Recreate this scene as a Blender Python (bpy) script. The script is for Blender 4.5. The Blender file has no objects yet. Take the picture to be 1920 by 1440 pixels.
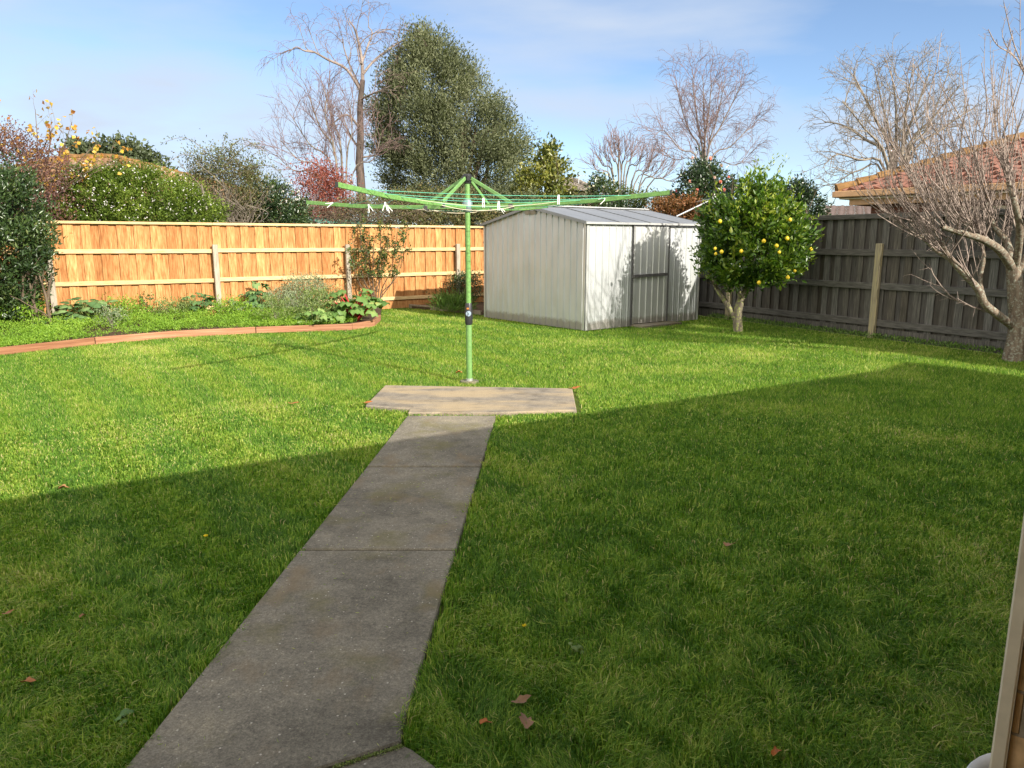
import bpy, math, random
import numpy as np
from mathutils import Vector, Matrix

# ------------------------------------------------------------------ camera, sky, sun
PITCH = math.atan(270 / 1400); CAMH = 1.5
sc = bpy.context.scene
cam_d = bpy.data.cameras.new('camera'); cam = bpy.data.objects.new('camera', cam_d)
sc.collection.objects.link(cam); sc.camera = cam
cam_d.sensor_width = 36; cam_d.lens = 36 * 1400 / 1920
cam_d.clip_start = .05; cam_d.clip_end = 2000
cam.location = (0, 0, CAMH); cam.rotation_euler = (math.pi / 2 - PITCH, 0, 0)

SUN_EL = math.radians(27.0); SUN_AZ = (0.707, -0.707)
w = bpy.data.worlds.new('World'); sc.world = w; w.use_nodes = True
nt = w.node_tree; nt.nodes.clear()
out = nt.nodes.new('ShaderNodeOutputWorld'); bg = nt.nodes.new('ShaderNodeBackground')
sky = nt.nodes.new('ShaderNodeTexSky'); sky.sky_type = 'NISHITA'; sky.sun_disc = False
sky.sun_elevation = SUN_EL; sky.sun_rotation = math.radians(135)
sky.air_density = 0.75; sky.dust_density = 0.15; sky.ozone_density = 2.0; sky.altitude = 0
bg.inputs['Strength'].default_value = 0.095
tc = nt.nodes.new('ShaderNodeTexCoord'); mp = nt.nodes.new('ShaderNodeMapping')
mp.inputs['Scale'].default_value = (1.0, 1.6, 4.6); mp.inputs['Rotation'].default_value = (0.12, 0.25, 0.4)
mp.inputs['Location'].default_value = (3.1, 0.7, 0.2)
nz = nt.nodes.new('ShaderNodeTexNoise'); nz.inputs['Scale'].default_value = 1.5; nz.inputs['Detail'].default_value = 7
nz.inputs['Roughness'].default_value = .5
cr = nt.nodes.new('ShaderNodeValToRGB'); cr.color_ramp.elements[0].position = .44; cr.color_ramp.elements[1].position = .64
cr.color_ramp.elements[0].color = (.03, .03, .03, 1); cr.color_ramp.elements[1].color = (.95, .95, .95, 1)
mx = nt.nodes.new('ShaderNodeMixRGB'); mx.inputs['Color2'].default_value = (4.3, 4.6, 4.9, 1)
nt.links.new(tc.outputs['Generated'], mp.inputs['Vector']); nt.links.new(mp.outputs['Vector'], nz.inputs['Vector'])
nt.links.new(nz.outputs['Fac'], cr.inputs['Fac'])
sx_ = nt.nodes.new('ShaderNodeSeparateXYZ'); nt.links.new(tc.outputs['Generated'], sx_.inputs[0])
back_ = nt.nodes.new('ShaderNodeMapRange'); back_.interpolation_type = 'SMOOTHSTEP'          # bright warm cloud added out of view behind the viewer, for fill light
back_.inputs['From Min'].default_value = .55; back_.inputs['From Max'].default_value = -.4; back_.inputs['To Max'].default_value = .75
nt.links.new(sx_.outputs[1], back_.inputs['Value'])
mxm = nt.nodes.new('ShaderNodeMath'); mxm.operation = 'MAXIMUM'; nt.links.new(cr.outputs['Color'], mxm.inputs[0]); nt.links.new(back_.outputs[0], mxm.inputs[1])
nt.links.new(mxm.outputs[0], mx.inputs['Fac'])
cc_ = nt.nodes.new('ShaderNodeMixRGB'); cc_.inputs['Color1'].default_value = (3.3, 3.8, 4.6, 1); cc_.inputs['Color2'].default_value = (16.5, 15.1, 12.7, 1)
nt.links.new(back_.outputs[0], cc_.inputs['Fac']); nt.links.new(cc_.outputs['Color'], mx.inputs['Color2'])
nt.links.new(sky.outputs['Color'], mx.inputs['Color1']); nt.links.new(mx.outputs['Color'], bg.inputs['Color'])
nt.links.new(bg.outputs['Background'], out.inputs['Surface'])

sun_d = bpy.data.lights.new('sun', 'SUN'); sun_d.energy = 4.2; sun_d.angle = math.radians(.55); sun_d.color = (1, .93, .82)
sun = bpy.data.objects.new('sun', sun_d); sc.collection.objects.link(sun)
sdir = Vector((SUN_AZ[0] * math.cos(SUN_EL), SUN_AZ[1] * math.cos(SUN_EL), math.sin(SUN_EL)))
sun.rotation_euler = sdir.to_track_quat('Z', 'Y').to_euler(); sun.location = (10, -10, 12)
sc.view_settings.view_transform = 'Standard'; sc.view_settings.look = 'None'
sc.view_settings.exposure = 1.08; sc.view_settings.gamma = 1
sc.cycles.max_bounces = 6; sc.cycles.diffuse_bounces = 3; sc.cycles.glossy_bounces = 2
sc.cycles.transmission_bounces = 3; sc.cycles.transparent_max_bounces = 4

# ------------------------------------------------------------------ measuring the place
sp_, cp_ = math.sin(PITCH), math.cos(PITCH)
def ray(u, v):
    xc = (u - 960) / 1400; yc = (720 - v) / 1400
    return xc, cp_ + yc * sp_, -sp_ + yc * cp_
def P(u, v, Y):
    x, y, z = ray(u, v); t = Y / y
    return Vector((x * t, Y, CAMH + z * t))
def G(u, v, h=0.0):
    x, y, z = ray(u, v); t = (h - CAMH) / z
    return Vector((x * t, y * t, h))

# ------------------------------------------------------------------ helpers
C = sc.collection
def ob(name, me, mat=None, parent=None):
    o = bpy.data.objects.new(name, me); C.objects.link(o)
    if mat is not None and not me.materials: me.materials.append(mat)
    if parent is not None: o.parent = parent
    return o
def tag(o, label=None, cat=None, group=None, kind=None):
    if label: o['label'] = label
    if cat: o['category'] = cat
    if group: o['group'] = group
    if kind: o['kind'] = kind
    return o
def thing(name, loc, label, cat, group=None, rz=0):
    o = bpy.data.objects.new(name, None); C.objects.link(o)
    o.empty_display_size = .1
    o.location = loc; o.rotation_euler = (0, 0, rz)
    return tag(o, label, cat, group)
def local(o):                                   # world -> local offset of an unrotated empty
    return np.array(o.location, dtype=np.float64)

def mesh_np(name, V, faces_sizes, loops, attrs=None, smooth=False):
    me = bpy.data.meshes.new(name)
    V = np.asarray(V, dtype=np.float32)
    me.vertices.add(len(V)); me.vertices.foreach_set('co', V.ravel())
    loops = np.asarray(loops, dtype=np.int32); sizes = np.asarray(faces_sizes, dtype=np.int32)
    me.loops.add(len(loops)); me.loops.foreach_set('vertex_index', loops)
    me.polygons.add(len(sizes))
    st = np.zeros(len(sizes), dtype=np.int32); st[1:] = np.cumsum(sizes)[:-1]
    me.polygons.foreach_set('loop_start', st)
    if smooth: me.polygons.foreach_set('use_smooth', np.ones(len(sizes), dtype=bool))
    me.update(calc_edges=True)
    if attrs:
        for k, a in attrs.items():
            at = me.attributes.new(k, 'FLOAT', 'POINT'); at.data.foreach_set('value', np.asarray(a, dtype=np.float32))
    me.validate()
    return me

class MB:
    """collects boxes, prisms, tubes into one mesh; every piece has its own 'rnd' value"""
    def __init__(s): s.v = []; s.f = []; s.r = []
    def add(s, vs, fs, rnd=None):
        b = len(s.v); s.v += [tuple(x) for x in vs]; s.f += [tuple(b + i for i in f) for f in fs]
        if rnd is None: rnd = random.random()
        s.r += [rnd] * len(vs); return s
    def box(s, c, size, M=None, rnd=None):
        sx, sy, sz = [a / 2 for a in size]
        vs = [Vector((x * sx, y * sy, z * sz)) for x in (-1, 1) for y in (-1, 1) for z in (-1, 1)]
        if M is not None: vs = [M @ q for q in vs]
        vs = [q + Vector(c) for q in vs]
        return s.add(vs, [(0, 1, 3, 2), (4, 6, 7, 5), (0, 4, 5, 1), (2, 3, 7, 6), (0, 2, 6, 4), (1, 5, 7, 3)], rnd)
    def bar(s, a, b, wd, ht, rnd=None, up=Vector((0, 0, 1))):
        a = Vector(a); b = Vector(b); d = (b - a).normalized()
        x = d.cross(up).normalized(); z = x.cross(d).normalized()
        vs = []
        for p in (a, b):
            for sx, sz in ((-1, -1), (1, -1), (1, 1), (-1, 1)):
                vs.append(p + x * sx * wd / 2 + z * sz * ht / 2)
        return s.add(vs, [(3, 2, 1, 0), (4, 5, 6, 7), (0, 1, 5, 4), (1, 2, 6, 5), (2, 3, 7, 6), (3, 0, 4, 7)], rnd)
    def tube(s, pts, rads, n=8, rnd=None, caps=True):
        pts = [Vector(p) for p in pts]
        if not hasattr(rads, '__len__'): rads = [rads] * len(pts)
        vs = []; ref = None
        for i, p in enumerate(pts):
            d = (pts[min(i + 1, len(pts) - 1)] - pts[max(i - 1, 0)]).normalized()
            if ref is None: ref = d.orthogonal().normalized()
            x = (ref - d * ref.dot(d)).normalized(); ref = x; y = d.cross(x)
            for k in range(n):
                a = 2 * math.pi * k / n
                vs.append(p + (x * math.cos(a) + y * math.sin(a)) * rads[i])
        fs = []
        for i in range(len(pts) - 1):
            for k in range(n):
                fs.append((i * n + k, i * n + (k + 1) % n, (i + 1) * n + (k + 1) % n, (i + 1) * n + k))
        if caps:
            fs.append(tuple(range(n - 1, -1, -1))); fs.append(tuple((len(pts) - 1) * n + k for k in range(n)))
        return s.add(vs, fs, rnd)
    def poly(s, pts, z0, z1, rnd=None):
        n = len(pts)
        area = sum(pts[i][0] * pts[(i + 1) % n][1] - pts[(i + 1) % n][0] * pts[i][1] for i in range(n))
        if area < 0: pts = pts[::-1]
        vs = [(p[0], p[1], z0) for p in pts] + [(p[0], p[1], z1) for p in pts]
        fs = [tuple(range(n - 1, -1, -1)), tuple(range(n, 2 * n))] + [(i, (i + 1) % n, n + (i + 1) % n, n + i) for i in range(n)]
        return s.add(vs, fs, rnd)
    def build(s, name, mat, parent=None, smooth=False, bevel=0, world=True):
        me = bpy.data.meshes.new(name)
        off = Vector(parent.location) if (parent is not None and world) else Vector((0, 0, 0))
        if parent is not None and world and parent.parent is not None: off += Vector(parent.parent.location)
        me.from_pydata([(q[0] - off.x, q[1] - off.y, q[2] - off.z) for q in s.v], [], s.f)
        at = me.attributes.new('rnd', 'FLOAT', 'POINT'); at.data.foreach_set('value', np.array(s.r, dtype=np.float32))
        if smooth:
            me.polygons.foreach_set('use_smooth', np.ones(len(s.f), dtype=bool))
            me.set_sharp_from_angle(angle=math.radians(40))
        o = ob(name, me, mat, parent)
        if bevel:
            m = o.modifiers.new('bevel', 'BEVEL'); m.width = bevel; m.segments = 1; m.limit_method = 'ANGLE'
        return o

def vnoise(x, y, seed=0):
    """smooth value noise 0..1"""
    r = np.random.RandomState(seed); T = r.rand(256, 256)
    xi = np.floor(x).astype(int); yi = np.floor(y).astype(int); fx = x - xi; fy = y - yi
    fx = fx * fx * (3 - 2 * fx); fy = fy * fy * (3 - 2 * fy)
    g = lambda a, b: T[a % 256, b % 256]
    return (g(xi, yi) * (1 - fx) + g(xi + 1, yi) * fx) * (1 - fy) + (g(xi, yi + 1) * (1 - fx) + g(xi + 1, yi + 1) * fx) * fy
def fbm(x, y, seed=0, o=3):
    s = 0; a = 1; t = 0
    for i in range(o): s = s + a * vnoise(x * 2 ** i, y * 2 ** i, seed + i); t += a; a *= .5
    return s / t

def inpoly(x, y, poly):
    c = np.zeros(len(x), dtype=bool); n = len(poly)
    for i in range(n):
        x1, y1 = poly[i][0], poly[i][1]; x2, y2 = poly[(i + 1) % n][0], poly[(i + 1) % n][1]
        if y1 == y2: continue
        k = ((y1 > y) != (y2 > y)) & (x < (x2 - x1) * (y - y1) / (y2 - y1) + x1)
        c ^= k
    return c

# ------------------------------------------------------------------ materials
def newmat(name):
    m = bpy.data.materials.new(name); m.use_nodes = True; n = m.node_tree; n.nodes.clear()
    o = n.nodes.new('ShaderNodeOutputMaterial'); return m, n, o
def ramp(n, stops):
    r = n.nodes.new('ShaderNodeValToRGB'); e = r.color_ramp.elements
    while len(e) < len(stops): e.new(0.5)
    for i, (p, c) in enumerate(stops): e[i].position = p; e[i].color = (*c, 1)
    return r
def noise(n, scale, detail=4, vec=None, rough=.55, mapscale=None, coord='Object'):
    t = n.nodes.new('ShaderNodeTexNoise'); t.inputs['Scale'].default_value = scale
    t.inputs['Detail'].default_value = detail; t.inputs['Roughness'].default_value = rough
    if vec is None:
        c = n.nodes.new('ShaderNodeTexCoord'); vec = c.outputs[coord]
    if mapscale:
        mpn = n.nodes.new('ShaderNodeMapping'); mpn.inputs['Scale'].default_value = mapscale
        n.links.new(vec, mpn.inputs['Vector']); vec = mpn.outputs['Vector']
    n.links.new(vec, t.inputs['Vector']); return t
def mixc(n, a, b, fac, mode='MIX'):
    m = n.nodes.new('ShaderNodeMixRGB'); m.blend_type = mode
    for k, s in (('Color1', a), ('Color2', b), ('Fac', fac)):
        if hasattr(s, 'links'): n.links.new(s, m.inputs[k])
        elif k == 'Fac': m.inputs[k].default_value = s
        else: m.inputs[k].default_value = (*s, 1)
    return m.outputs['Color']
def math_(n, op, a, b=None):
    m = n.nodes.new('ShaderNodeMath'); m.operation = op
    for i, s in enumerate((a, b)):
        if s is None: continue
        if hasattr(s, 'links'): n.links.new(s, m.inputs[i])
        else: m.inputs[i].default_value = s
    return m.outputs[0]
def principled(n, o, col, rough=.6, metal=0, spec=.5, bump=None, bstr=.3, bdist=.01):
    p = n.nodes.new('ShaderNodeBsdfPrincipled')
    if hasattr(col, 'links'): n.links.new(col, p.inputs['Base Color'])
    else: p.inputs['Base Color'].default_value = (*col, 1)
    if hasattr(rough, 'links'): n.links.new(rough, p.inputs['Roughness'])
    else: p.inputs['Roughness'].default_value = rough
    p.inputs['Metallic'].default_value = metal; p.inputs['Specular IOR Level'].default_value = spec
    if bump is not None:
        b = n.nodes.new('ShaderNodeBump'); b.inputs['Strength'].default_value = bstr; b.inputs['Distance'].default_value = bdist
        n.links.new(bump, b.inputs['Height']); n.links.new(b.outputs['Normal'], p.inputs['Normal'])
    n.links.new(p.outputs['BSDF'], o.inputs['Surface']); return p
def rndattr(n, name='rnd'):
    a = n.nodes.new('ShaderNodeAttribute'); a.attribute_name = name; return a.outputs['Fac']

def leafmat(name, stops, trans=.3, rough=.5, spec=.4):
    m, n, o = newmat(name)
    r = ramp(n, stops); n.links.new(rndattr(n), r.inputs['Fac'])
    p = n.nodes.new('ShaderNodeBsdfPrincipled'); n.links.new(r.outputs['Color'], p.inputs['Base Color'])
    p.inputs['Roughness'].default_value = rough; p.inputs['Specular IOR Level'].default_value = spec
    t = n.nodes.new('ShaderNodeBsdfTranslucent')
    c2 = mixc(n, r.outputs['Color'], (1.0, 1.25, .45), 1.0, 'MULTIPLY'); n.links.new(c2, t.inputs['Color'])
    mixs = n.nodes.new('ShaderNodeMixShader'); mixs.inputs['Fac'].default_value = trans
    n.links.new(p.outputs['BSDF'], mixs.inputs[1]); n.links.new(t.outputs['BSDF'], mixs.inputs[2])
    n.links.new(mixs.outputs[0], o.inputs['Surface']); return m
def barkmat(name, c1, c2, scale=18, lichen=None, zs=.3):
    m, n, o = newmat(name)
    t = noise(n, scale, 5, mapscale=(1, 1, zs)); r = ramp(n, [(.3, c1), (.7, c2)]); n.links.new(t.outputs['Fac'], r.inputs['Fac'])
    col = r.outputs['Color']
    if lichen:
        t2 = noise(n, scale * 1.2, 4); r2 = ramp(n, [(.52, (0, 0, 0)), (.6, (1, 1, 1))]); n.links.new(t2.outputs['Fac'], r2.inputs['Fac'])
        col = mixc(n, col, lichen, r2.outputs['Color'])
    principled(n, o, col, .85, 0, .2, t.outputs['Fac'], .6, .01); return m
def woodmat(name, stops, mapscale, knots=True, scale=6, dirt=None):
    m, n, o = newmat(name)
    c = n.nodes.new('ShaderNodeTexCoord')
    add = n.nodes.new('ShaderNodeVectorMath'); add.operation = 'ADD'
    cmb = n.nodes.new('ShaderNodeCombineXYZ'); rr = rndattr(n)
    n.links.new(math_(n, 'MULTIPLY', rr, 37.0), cmb.inputs[0]); n.links.new(math_(n, 'MULTIPLY', rr, 53.0), cmb.inputs[2])
    n.links.new(c.outputs['Object'], add.inputs[0]); n.links.new(cmb.outputs[0], add.inputs[1])
    t = noise(n, scale, 5, add.outputs[0], .6, mapscale)
    r = ramp(n, stops); n.links.new(t.outputs['Fac'], r.inputs['Fac'])
    v = ramp(n, [(0, (.76, .70, .62)), (.5, (1, 1, 1)), (1, (1.25, 1.28, 1.3))]); n.links.new(rr, v.inputs['Fac'])
    col = mixc(n, r.outputs['Color'], v.outputs['Color'], 1, 'MULTIPLY')
    if knots:
        t2 = n.nodes.new('ShaderNodeTexVoronoi'); t2.inputs['Scale'].default_value = 4.5
        mpn = n.nodes.new('ShaderNodeMapping'); mpn.inputs['Scale'].default_value = (1, 1, .45)
        n.links.new(add.outputs[0], mpn.inputs['Vector']); n.links.new(mpn.outputs[0], t2.inputs['Vector'])
        r2 = ramp(n, [(.05, (1, 1, 1)), (.11, (0, 0, 0))]); n.links.new(t2.outputs['Distance'], r2.inputs['Fac'])
        col = mixc(n, col, (.23, .10, .03), math_(n, 'MULTIPLY', r2.outputs['Color'], .55))
    principled(n, o, col, .75, 0, .25, t.outputs['Fac'], .35, .004); return m
def plainmat(name, col, rough=.5, metal=0, var=.12, scale=8, spec=.5, bump=0):
    m, n, o = newmat(name)
    t = noise(n, scale, 5); lo = tuple(x * (1 - var) for x in col); hi = tuple(min(1, x * (1 + var)) for x in col)
    r = ramp(n, [(.3, lo), (.7, hi)]); n.links.new(t.outputs['Fac'], r.inputs['Fac'])
    principled(n, o, r.outputs['Color'], rough, metal, spec, t.outputs['Fac'] if bump else None, bump, .005); return m

M = {}
M['orange'] = woodmat('new_pine', [(.30, (.23, .082, .022)), (.42, (.35, .15, .048)), (.56, (.44, .22, .082)), (.72, (.56, .32, .14))], (8, 8, .8))
M['orange_pale'] = woodmat('pale_pine', [(.3, (.46, .29, .13)), (.7, (.62, .45, .24))], (1.2, 1.2, 7), knots=False)
M['postgrey'] = woodmat('weathered_post', [(.3, (.22, .19, .15)), (.7, (.40, .35, .27))], (10, 10, .8), knots=False)
M['postlichen'] = woodmat('lichen_post', [(.3, (.20, .17, .12)), (.55, (.34, .29, .19)), (.8, (.42, .34, .12))], (10, 10, .8), knots=False)
M['greywood'] = woodmat('old_grey_paling', [(.28, (.05, .047, .042)), (.5, (.105, .099, .09)), (.75, (.20, .185, .165))], (12, 12, .7), knots=False)
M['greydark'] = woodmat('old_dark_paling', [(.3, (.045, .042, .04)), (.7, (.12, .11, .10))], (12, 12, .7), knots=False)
M['greyrail'] = woodmat('old_grey_rail', [(.3, (.06, .057, .052)), (.7, (.15, .14, .128))], (1, 1, 8), knots=False)
M['edging'] = woodmat('red_sleeper', [(.3, (.20, .085, .045)), (.55, (.33, .16, .09)), (.75, (.43, .26, .15))], (.25, .25, 9), knots=False)
M['green'] = plainmat('green_paint', (.13, .27, .07), .45, 0, .3, 40)
M['green_old'] = plainmat('faded_green_paint', (.14, .28, .085), .45, 0, .15, 30)
M['black'] = plainmat('black_plastic', (.025, .026, .028), .4)
M['hubgrey'] = plainmat('grey_casting', (.20, .27, .27), .45, .4)
M['knob'] = plainmat('blue_grey_plastic', (.30, .38, .46), .4)
M['orangeplastic'] = plainmat('orange_plastic', (.65, .22, .04), .4)
M['whiteplastic'] = plainmat('white_plastic', (.80, .80, .78), .35)
M['cordgreen'] = plainmat('green_cord', (.10, .48, .32), .5)
M['cordpale'] = plainmat('pale_cord', (.62, .56, .42), .6)
M['steel'] = plainmat('galvanised_tube', (.62, .63, .64), .35, .7)
M['terracotta'] = plainmat('terracotta_tile', (.20, .092, .066), .7, 0, .35, 6, .3, .4)
M['tileold'] = plainmat('old_tan_tile', (.25, .15, .085), .8, 0, .35, 5, .2, .4)
M['tilemoss'] = plainmat('mossy_ridge_tile', (.19, .105, .04), .85, 0, .4, 7, .2, .4)
M['tilebrown'] = plainmat('brown_tile', (.10, .07, .06), .8, 0, .3, 6)
M['tilegrey'] = plainmat('grey_tile', (.28, .24, .19), .8, 0, .3, 6)
M['fascia'] = plainmat('tan_fascia', (.58, .34, .17), .45)
M['cream'] = plainmat('cream_paint', (.72, .66, .50), .5)
M['offwhite'] = plainmat('offwhite_paint', (.60, .52, .39), .55, 0, .14, 14, .4, .3)
M['soil'] = plainmat('garden_soil', (.075, .052, .034), .95, 0, .5, 30, .1, .6)
M['tarp'] = plainmat('green_tarp', (.10, .30, .24), .5)
M['darkmetal'] = plainmat('dark_edge', (.05, .055, .06), .6)
M['lemon'] = plainmat('lemon_skin', (.78, .56, .03), .4, 0, .1, 30, .5, .15)
M['rust'] = plainmat('rusty_bar', (.10, .095, .095), .7, .3, .5, 40)
M['rhubarb'] = plainmat('rhubarb_stalk', (.42, .03, .035), .4)

def brick(name, c1, c2, mortar, scale=1.0):
    m, n, o = newmat(name)
    uvc = n.nodes.new('ShaderNodeTexCoord'); mpn = n.nodes.new('ShaderNodeMapping')
    sep = n.nodes.new('ShaderNodeSeparateXYZ'); cmb = n.nodes.new('ShaderNodeCombineXYZ')
    n.links.new(uvc.outputs['Object'], sep.inputs[0])
    n.links.new(math_(n, 'ADD', sep.outputs[0], math_(n, 'MULTIPLY', sep.outputs[1], .73)), cmb.inputs[0]); n.links.new(sep.outputs[2], cmb.inputs[1])
    b = n.nodes.new('ShaderNodeTexBrick'); n.links.new(cmb.outputs[0], b.inputs['Vector'])
    b.inputs['Scale'].default_value = 1; b.inputs['Brick Width'].default_value = .24; b.inputs['Row Height'].default_value = .086
    b.inputs['Mortar Size'].default_value = .0035; b.inputs['Mortar Smooth'].default_value = .3
    b.inputs['Color1'].default_value = (*c1, 1); b.inputs['Color2'].default_value = (*c2, 1); b.inputs['Mortar'].default_value = (*mortar, 1)
    t = noise(n, 25, 6); r = ramp(n, [(.3, (.65, .65, .65)), (.7, (1.2, 1.2, 1.2))]); n.links.new(t.outputs['Fac'], r.inputs['Fac'])
    col = mixc(n, b.outputs['Color'], r.outputs['Color'], 1, 'MULTIPLY')
    h = math_(n, 'SUBTRACT', math_(n, 'MULTIPLY', t.outputs['Fac'], .4), b.outputs['Fac'])
    principled(n, o, col, .9, 0, .2, h, .8, .008); return m
M['brick_tan'] = brick('tan_brick', (.55, .35, .18), (.64, .43, .24), (.30, .25, .19))
M['brick_red'] = brick('red_brick', (.18, .075, .05), (.13, .06, .045), (.16, .14, .12))

def concrete():
    m, n, o = newmat('weathered_concrete')
    big = noise(n, 1.1, 6, rough=.65); fine = noise(n, 170, 3, rough=.7); agg = noise(n, 62, 4, rough=.8); mid = noise(n, 7, 7, rough=.75)
    r = ramp(n, [(.36, (.10, .09, .070)), (.46, (.165, .148, .116)), (.54, (.215, .192, .15)), (.64, (.28, .245, .18))])
    n.links.new(mixc(n, big.outputs['Fac'], mid.outputs['Fac'], .4), r.inputs['Fac'])
    rf = ramp(n, [(.32, (.68, .67, .67)), (.5, (.92, .92, .91)), (.62, (1.1, 1.1, 1.07)), (.72, (1.9, 1.85, 1.7))]); n.links.new(agg.outputs['Fac'], rf.inputs['Fac'])
    col = mixc(n, r.outputs['Color'], rf.outputs['Color'], 1, 'MULTIPLY')
    rg = ramp(n, [(.35, (.72, .72, .72)), (.65, (1.22, 1.22, 1.22))]); n.links.new(fine.outputs['Fac'], rg.inputs['Fac'])
    col = mixc(n, col, rg.outputs['Color'], 1, 'MULTIPLY')
    ms = noise(n, 2.3, 6, rough=.65); rm = ramp(n, [(.52, (0, 0, 0)), (.66, (.6, .6, .6))]); n.links.new(ms.outputs['Fac'], rm.inputs['Fac'])
    col = mixc(n, col, (.14, .125, .05), rm.outputs['Color'])
    m2 = noise(n, 3.4, 5, mapscale=(1.3, .8, 1)); r2 = ramp(n, [(.55, (0, 0, 0)), (.7, (.5, .5, .5))]); n.links.new(m2.outputs['Fac'], r2.inputs['Fac'])
    col = mixc(n, col, (.20, .145, .08), r2.outputs['Color'])
    vo = n.nodes.new('ShaderNodeTexVoronoi'); vo.inputs['Scale'].default_value = 38; tcv = n.nodes.new('ShaderNodeTexCoord'); n.links.new(tcv.outputs['Object'], vo.inputs['Vector'])
    rv_ = ramp(n, [(.10, (1, 1, 1)), (.16, (0, 0, 0))]); n.links.new(vo.outputs['Distance'], rv_.inputs['Fac'])
    sel = n.nodes.new('ShaderNodeSeparateColor'); n.links.new(vo.outputs['Color'], sel.inputs[0])
    pick = math_(n, 'GREATER_THAN', sel.outputs[0], .72)
    col = mixc(n, col, (.50, .46, .38), math_(n, 'MULTIPLY', math_(n, 'MULTIPLY', rv_.outputs['Color'], pick), .8))
    principled(n, o, col, .92, 0, .2, mixc(n, agg.outputs['Fac'], mid.outputs['Fac'], .3), .45, .003); return m
M['concrete'] = concrete()
def slabmat():
    m, n, o = newmat('washed_concrete')
    mid = noise(n, 7, 6, rough=.7); fine = noise(n, 110, 4, rough=.75); st = noise(n, 2.2, 5, mapscale=(.6, 2.0, 1))
    r = ramp(n, [(.32, (.14, .12, .095)), (.5, (.23, .20, .16)), (.7, (.32, .27, .20))]); n.links.new(mid.outputs['Fac'], r.inputs['Fac'])
    rs = ramp(n, [(.44, (0, 0, 0)), (.62, (.8, .8, .8))]); n.links.new(st.outputs['Fac'], rs.inputs['Fac'])
    col = mixc(n, r.outputs['Color'], (.40, .31, .19), rs.outputs['Color'])
    rf = ramp(n, [(.3, (.6, .6, .6)), (.55, (1, 1, 1)), (.75, (1.4, 1.4, 1.35))]); n.links.new(fine.outputs['Fac'], rf.inputs['Fac'])
    col = mixc(n, col, rf.outputs['Color'], 1, 'MULTIPLY')
    principled(n, o, col, .92, 0, .2, mid.outputs['Fac'], .5, .004); return m
M['slab'] = slabmat()
def turfmat():
    m, n, o = newmat('turf_soil')
    t = noise(n, 60, 5, rough=.7); r = ramp(n, [(.3, (.05, .06, .015)), (.55, (.10, .14, .025)), (.75, (.17, .17, .06))]); n.links.new(t.outputs['Fac'], r.inputs['Fac'])
    principled(n, o, r.outputs['Color'], .95, 0, .1, t.outputs['Fac'], .8, .02); return m
M['turf'] = turfmat()
def shedmat(name, base, dirt=True, metal=.45, rough=.42):
    m, n, o = newmat(name)
    t = noise(n, 3, 6, mapscale=(1, 1, .35)); lo = tuple(x * .90 for x in base); hi = tuple(x * 1.07 for x in base)
    r = ramp(n, [(.3, lo), (.7, hi)]); n.links.new(t.outputs['Fac'], r.inputs['Fac']); col = r.outputs['Color']
    if dirt:
        g = n.nodes.new('ShaderNodeTexCoord'); s = n.nodes.new('ShaderNodeSeparateXYZ'); n.links.new(g.outputs['Object'], s.inputs[0])
        n1 = noise(n, 9, 6, rough=.75)
        zz = math_(n, 'ADD', s.outputs[2], math_(n, 'MULTIPLY', n1.outputs['Fac'], -.22))
        rd = ramp(n, [(.0, (1, 1, 1)), (.06, (0, 0, 0))]); n.links.new(zz, rd.inputs['Fac'])
        col = mixc(n, col, (.17, .125, .08), math_(n, 'MULTIPLY', rd.outputs['Color'], .55))
        n2 = noise(n, 2.4, 5); rg = ramp(n, [(.5, (0, 0, 0)), (.75, (1, 1, 1))]); n.links.new(n2.outputs['Fac'], rg.inputs['Fac'])
        col = mixc(n, col, (.42, .42, .27), math_(n, 'MULTIPLY', rg.outputs['Color'], .22))
    principled(n, o, col, rough, metal, .5, t.outputs['Fac'], .12, .01); return m
M['zinc'] = shedmat('weathered_zinc_wall', (.56, .58, .59))
M['zincroof'] = shedmat('weathered_zinc_roof', (.28, .29, .30), False, .5, .5)
M['zincdoor'] = shedmat('zinc_door_sheet', (.58, .59, .585))
M['zinctrim'] = shedmat('zinc_trim', (.60, .61, .60), False, .5, .35)

G_ = lambda *s: s
L = {}
L['laurel'] = leafmat('laurel_leaf', [(0, (.018, .035, .012)), (.6, (.04, .075, .022)), (.9, (.085, .13, .035)), (1, (.13, .16, .05))], .18, .32, .6)
L['citrus'] = leafmat('citrus_leaf', [(0, (.03, .07, .012)), (.4, (.07, .14, .018)), (.72, (.17, .25, .025)), (1, (.36, .40, .045))], .34, .35, .5)
L['purple'] = leafmat('autumn_purple_leaf', [(0, (.07, .035, .035)), (.5, (.16, .08, .07)), (.8, (.22, .10, .045)), (1, (.25, .15, .05))], .3)
L['yellow'] = leafmat('autumn_yellow_leaf', [(0, (.30, .11, .03)), (.4, (.55, .28, .05)), (1, (.72, .52, .08))], .35)
L['hebe'] = leafmat('bright_shrub_leaf', [(0, (.05, .085, .012)), (.5, (.11, .17, .022)), (1, (.22, .28, .04))], .3, .5, .25)
L['olive'] = leafmat('olive_green_leaf', [(0, (.055, .068, .036)), (.5, (.13, .145, .072)), (1, (.25, .26, .15))], .25, .55, .25)
L['brownleaf'] = leafmat('brown_green_leaf', [(0, (.07, .05, .03)), (.4, (.12, .10, .045)), (.7, (.10, .13, .04)), (1, (.26, .18, .07))], .25)
L['dark'] = leafmat('dark_glossy_leaf', [(0, (.012, .028, .010)), (.6, (.03, .06, .02)), (1, (.08, .12, .035))], .15, .3, .7)
L['gum'] = leafmat('far_gum_leaf', [(0, (.035, .05, .025)), (.5, (.07, .09, .04)), (1, (.12, .14, .065))], .15)
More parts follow.
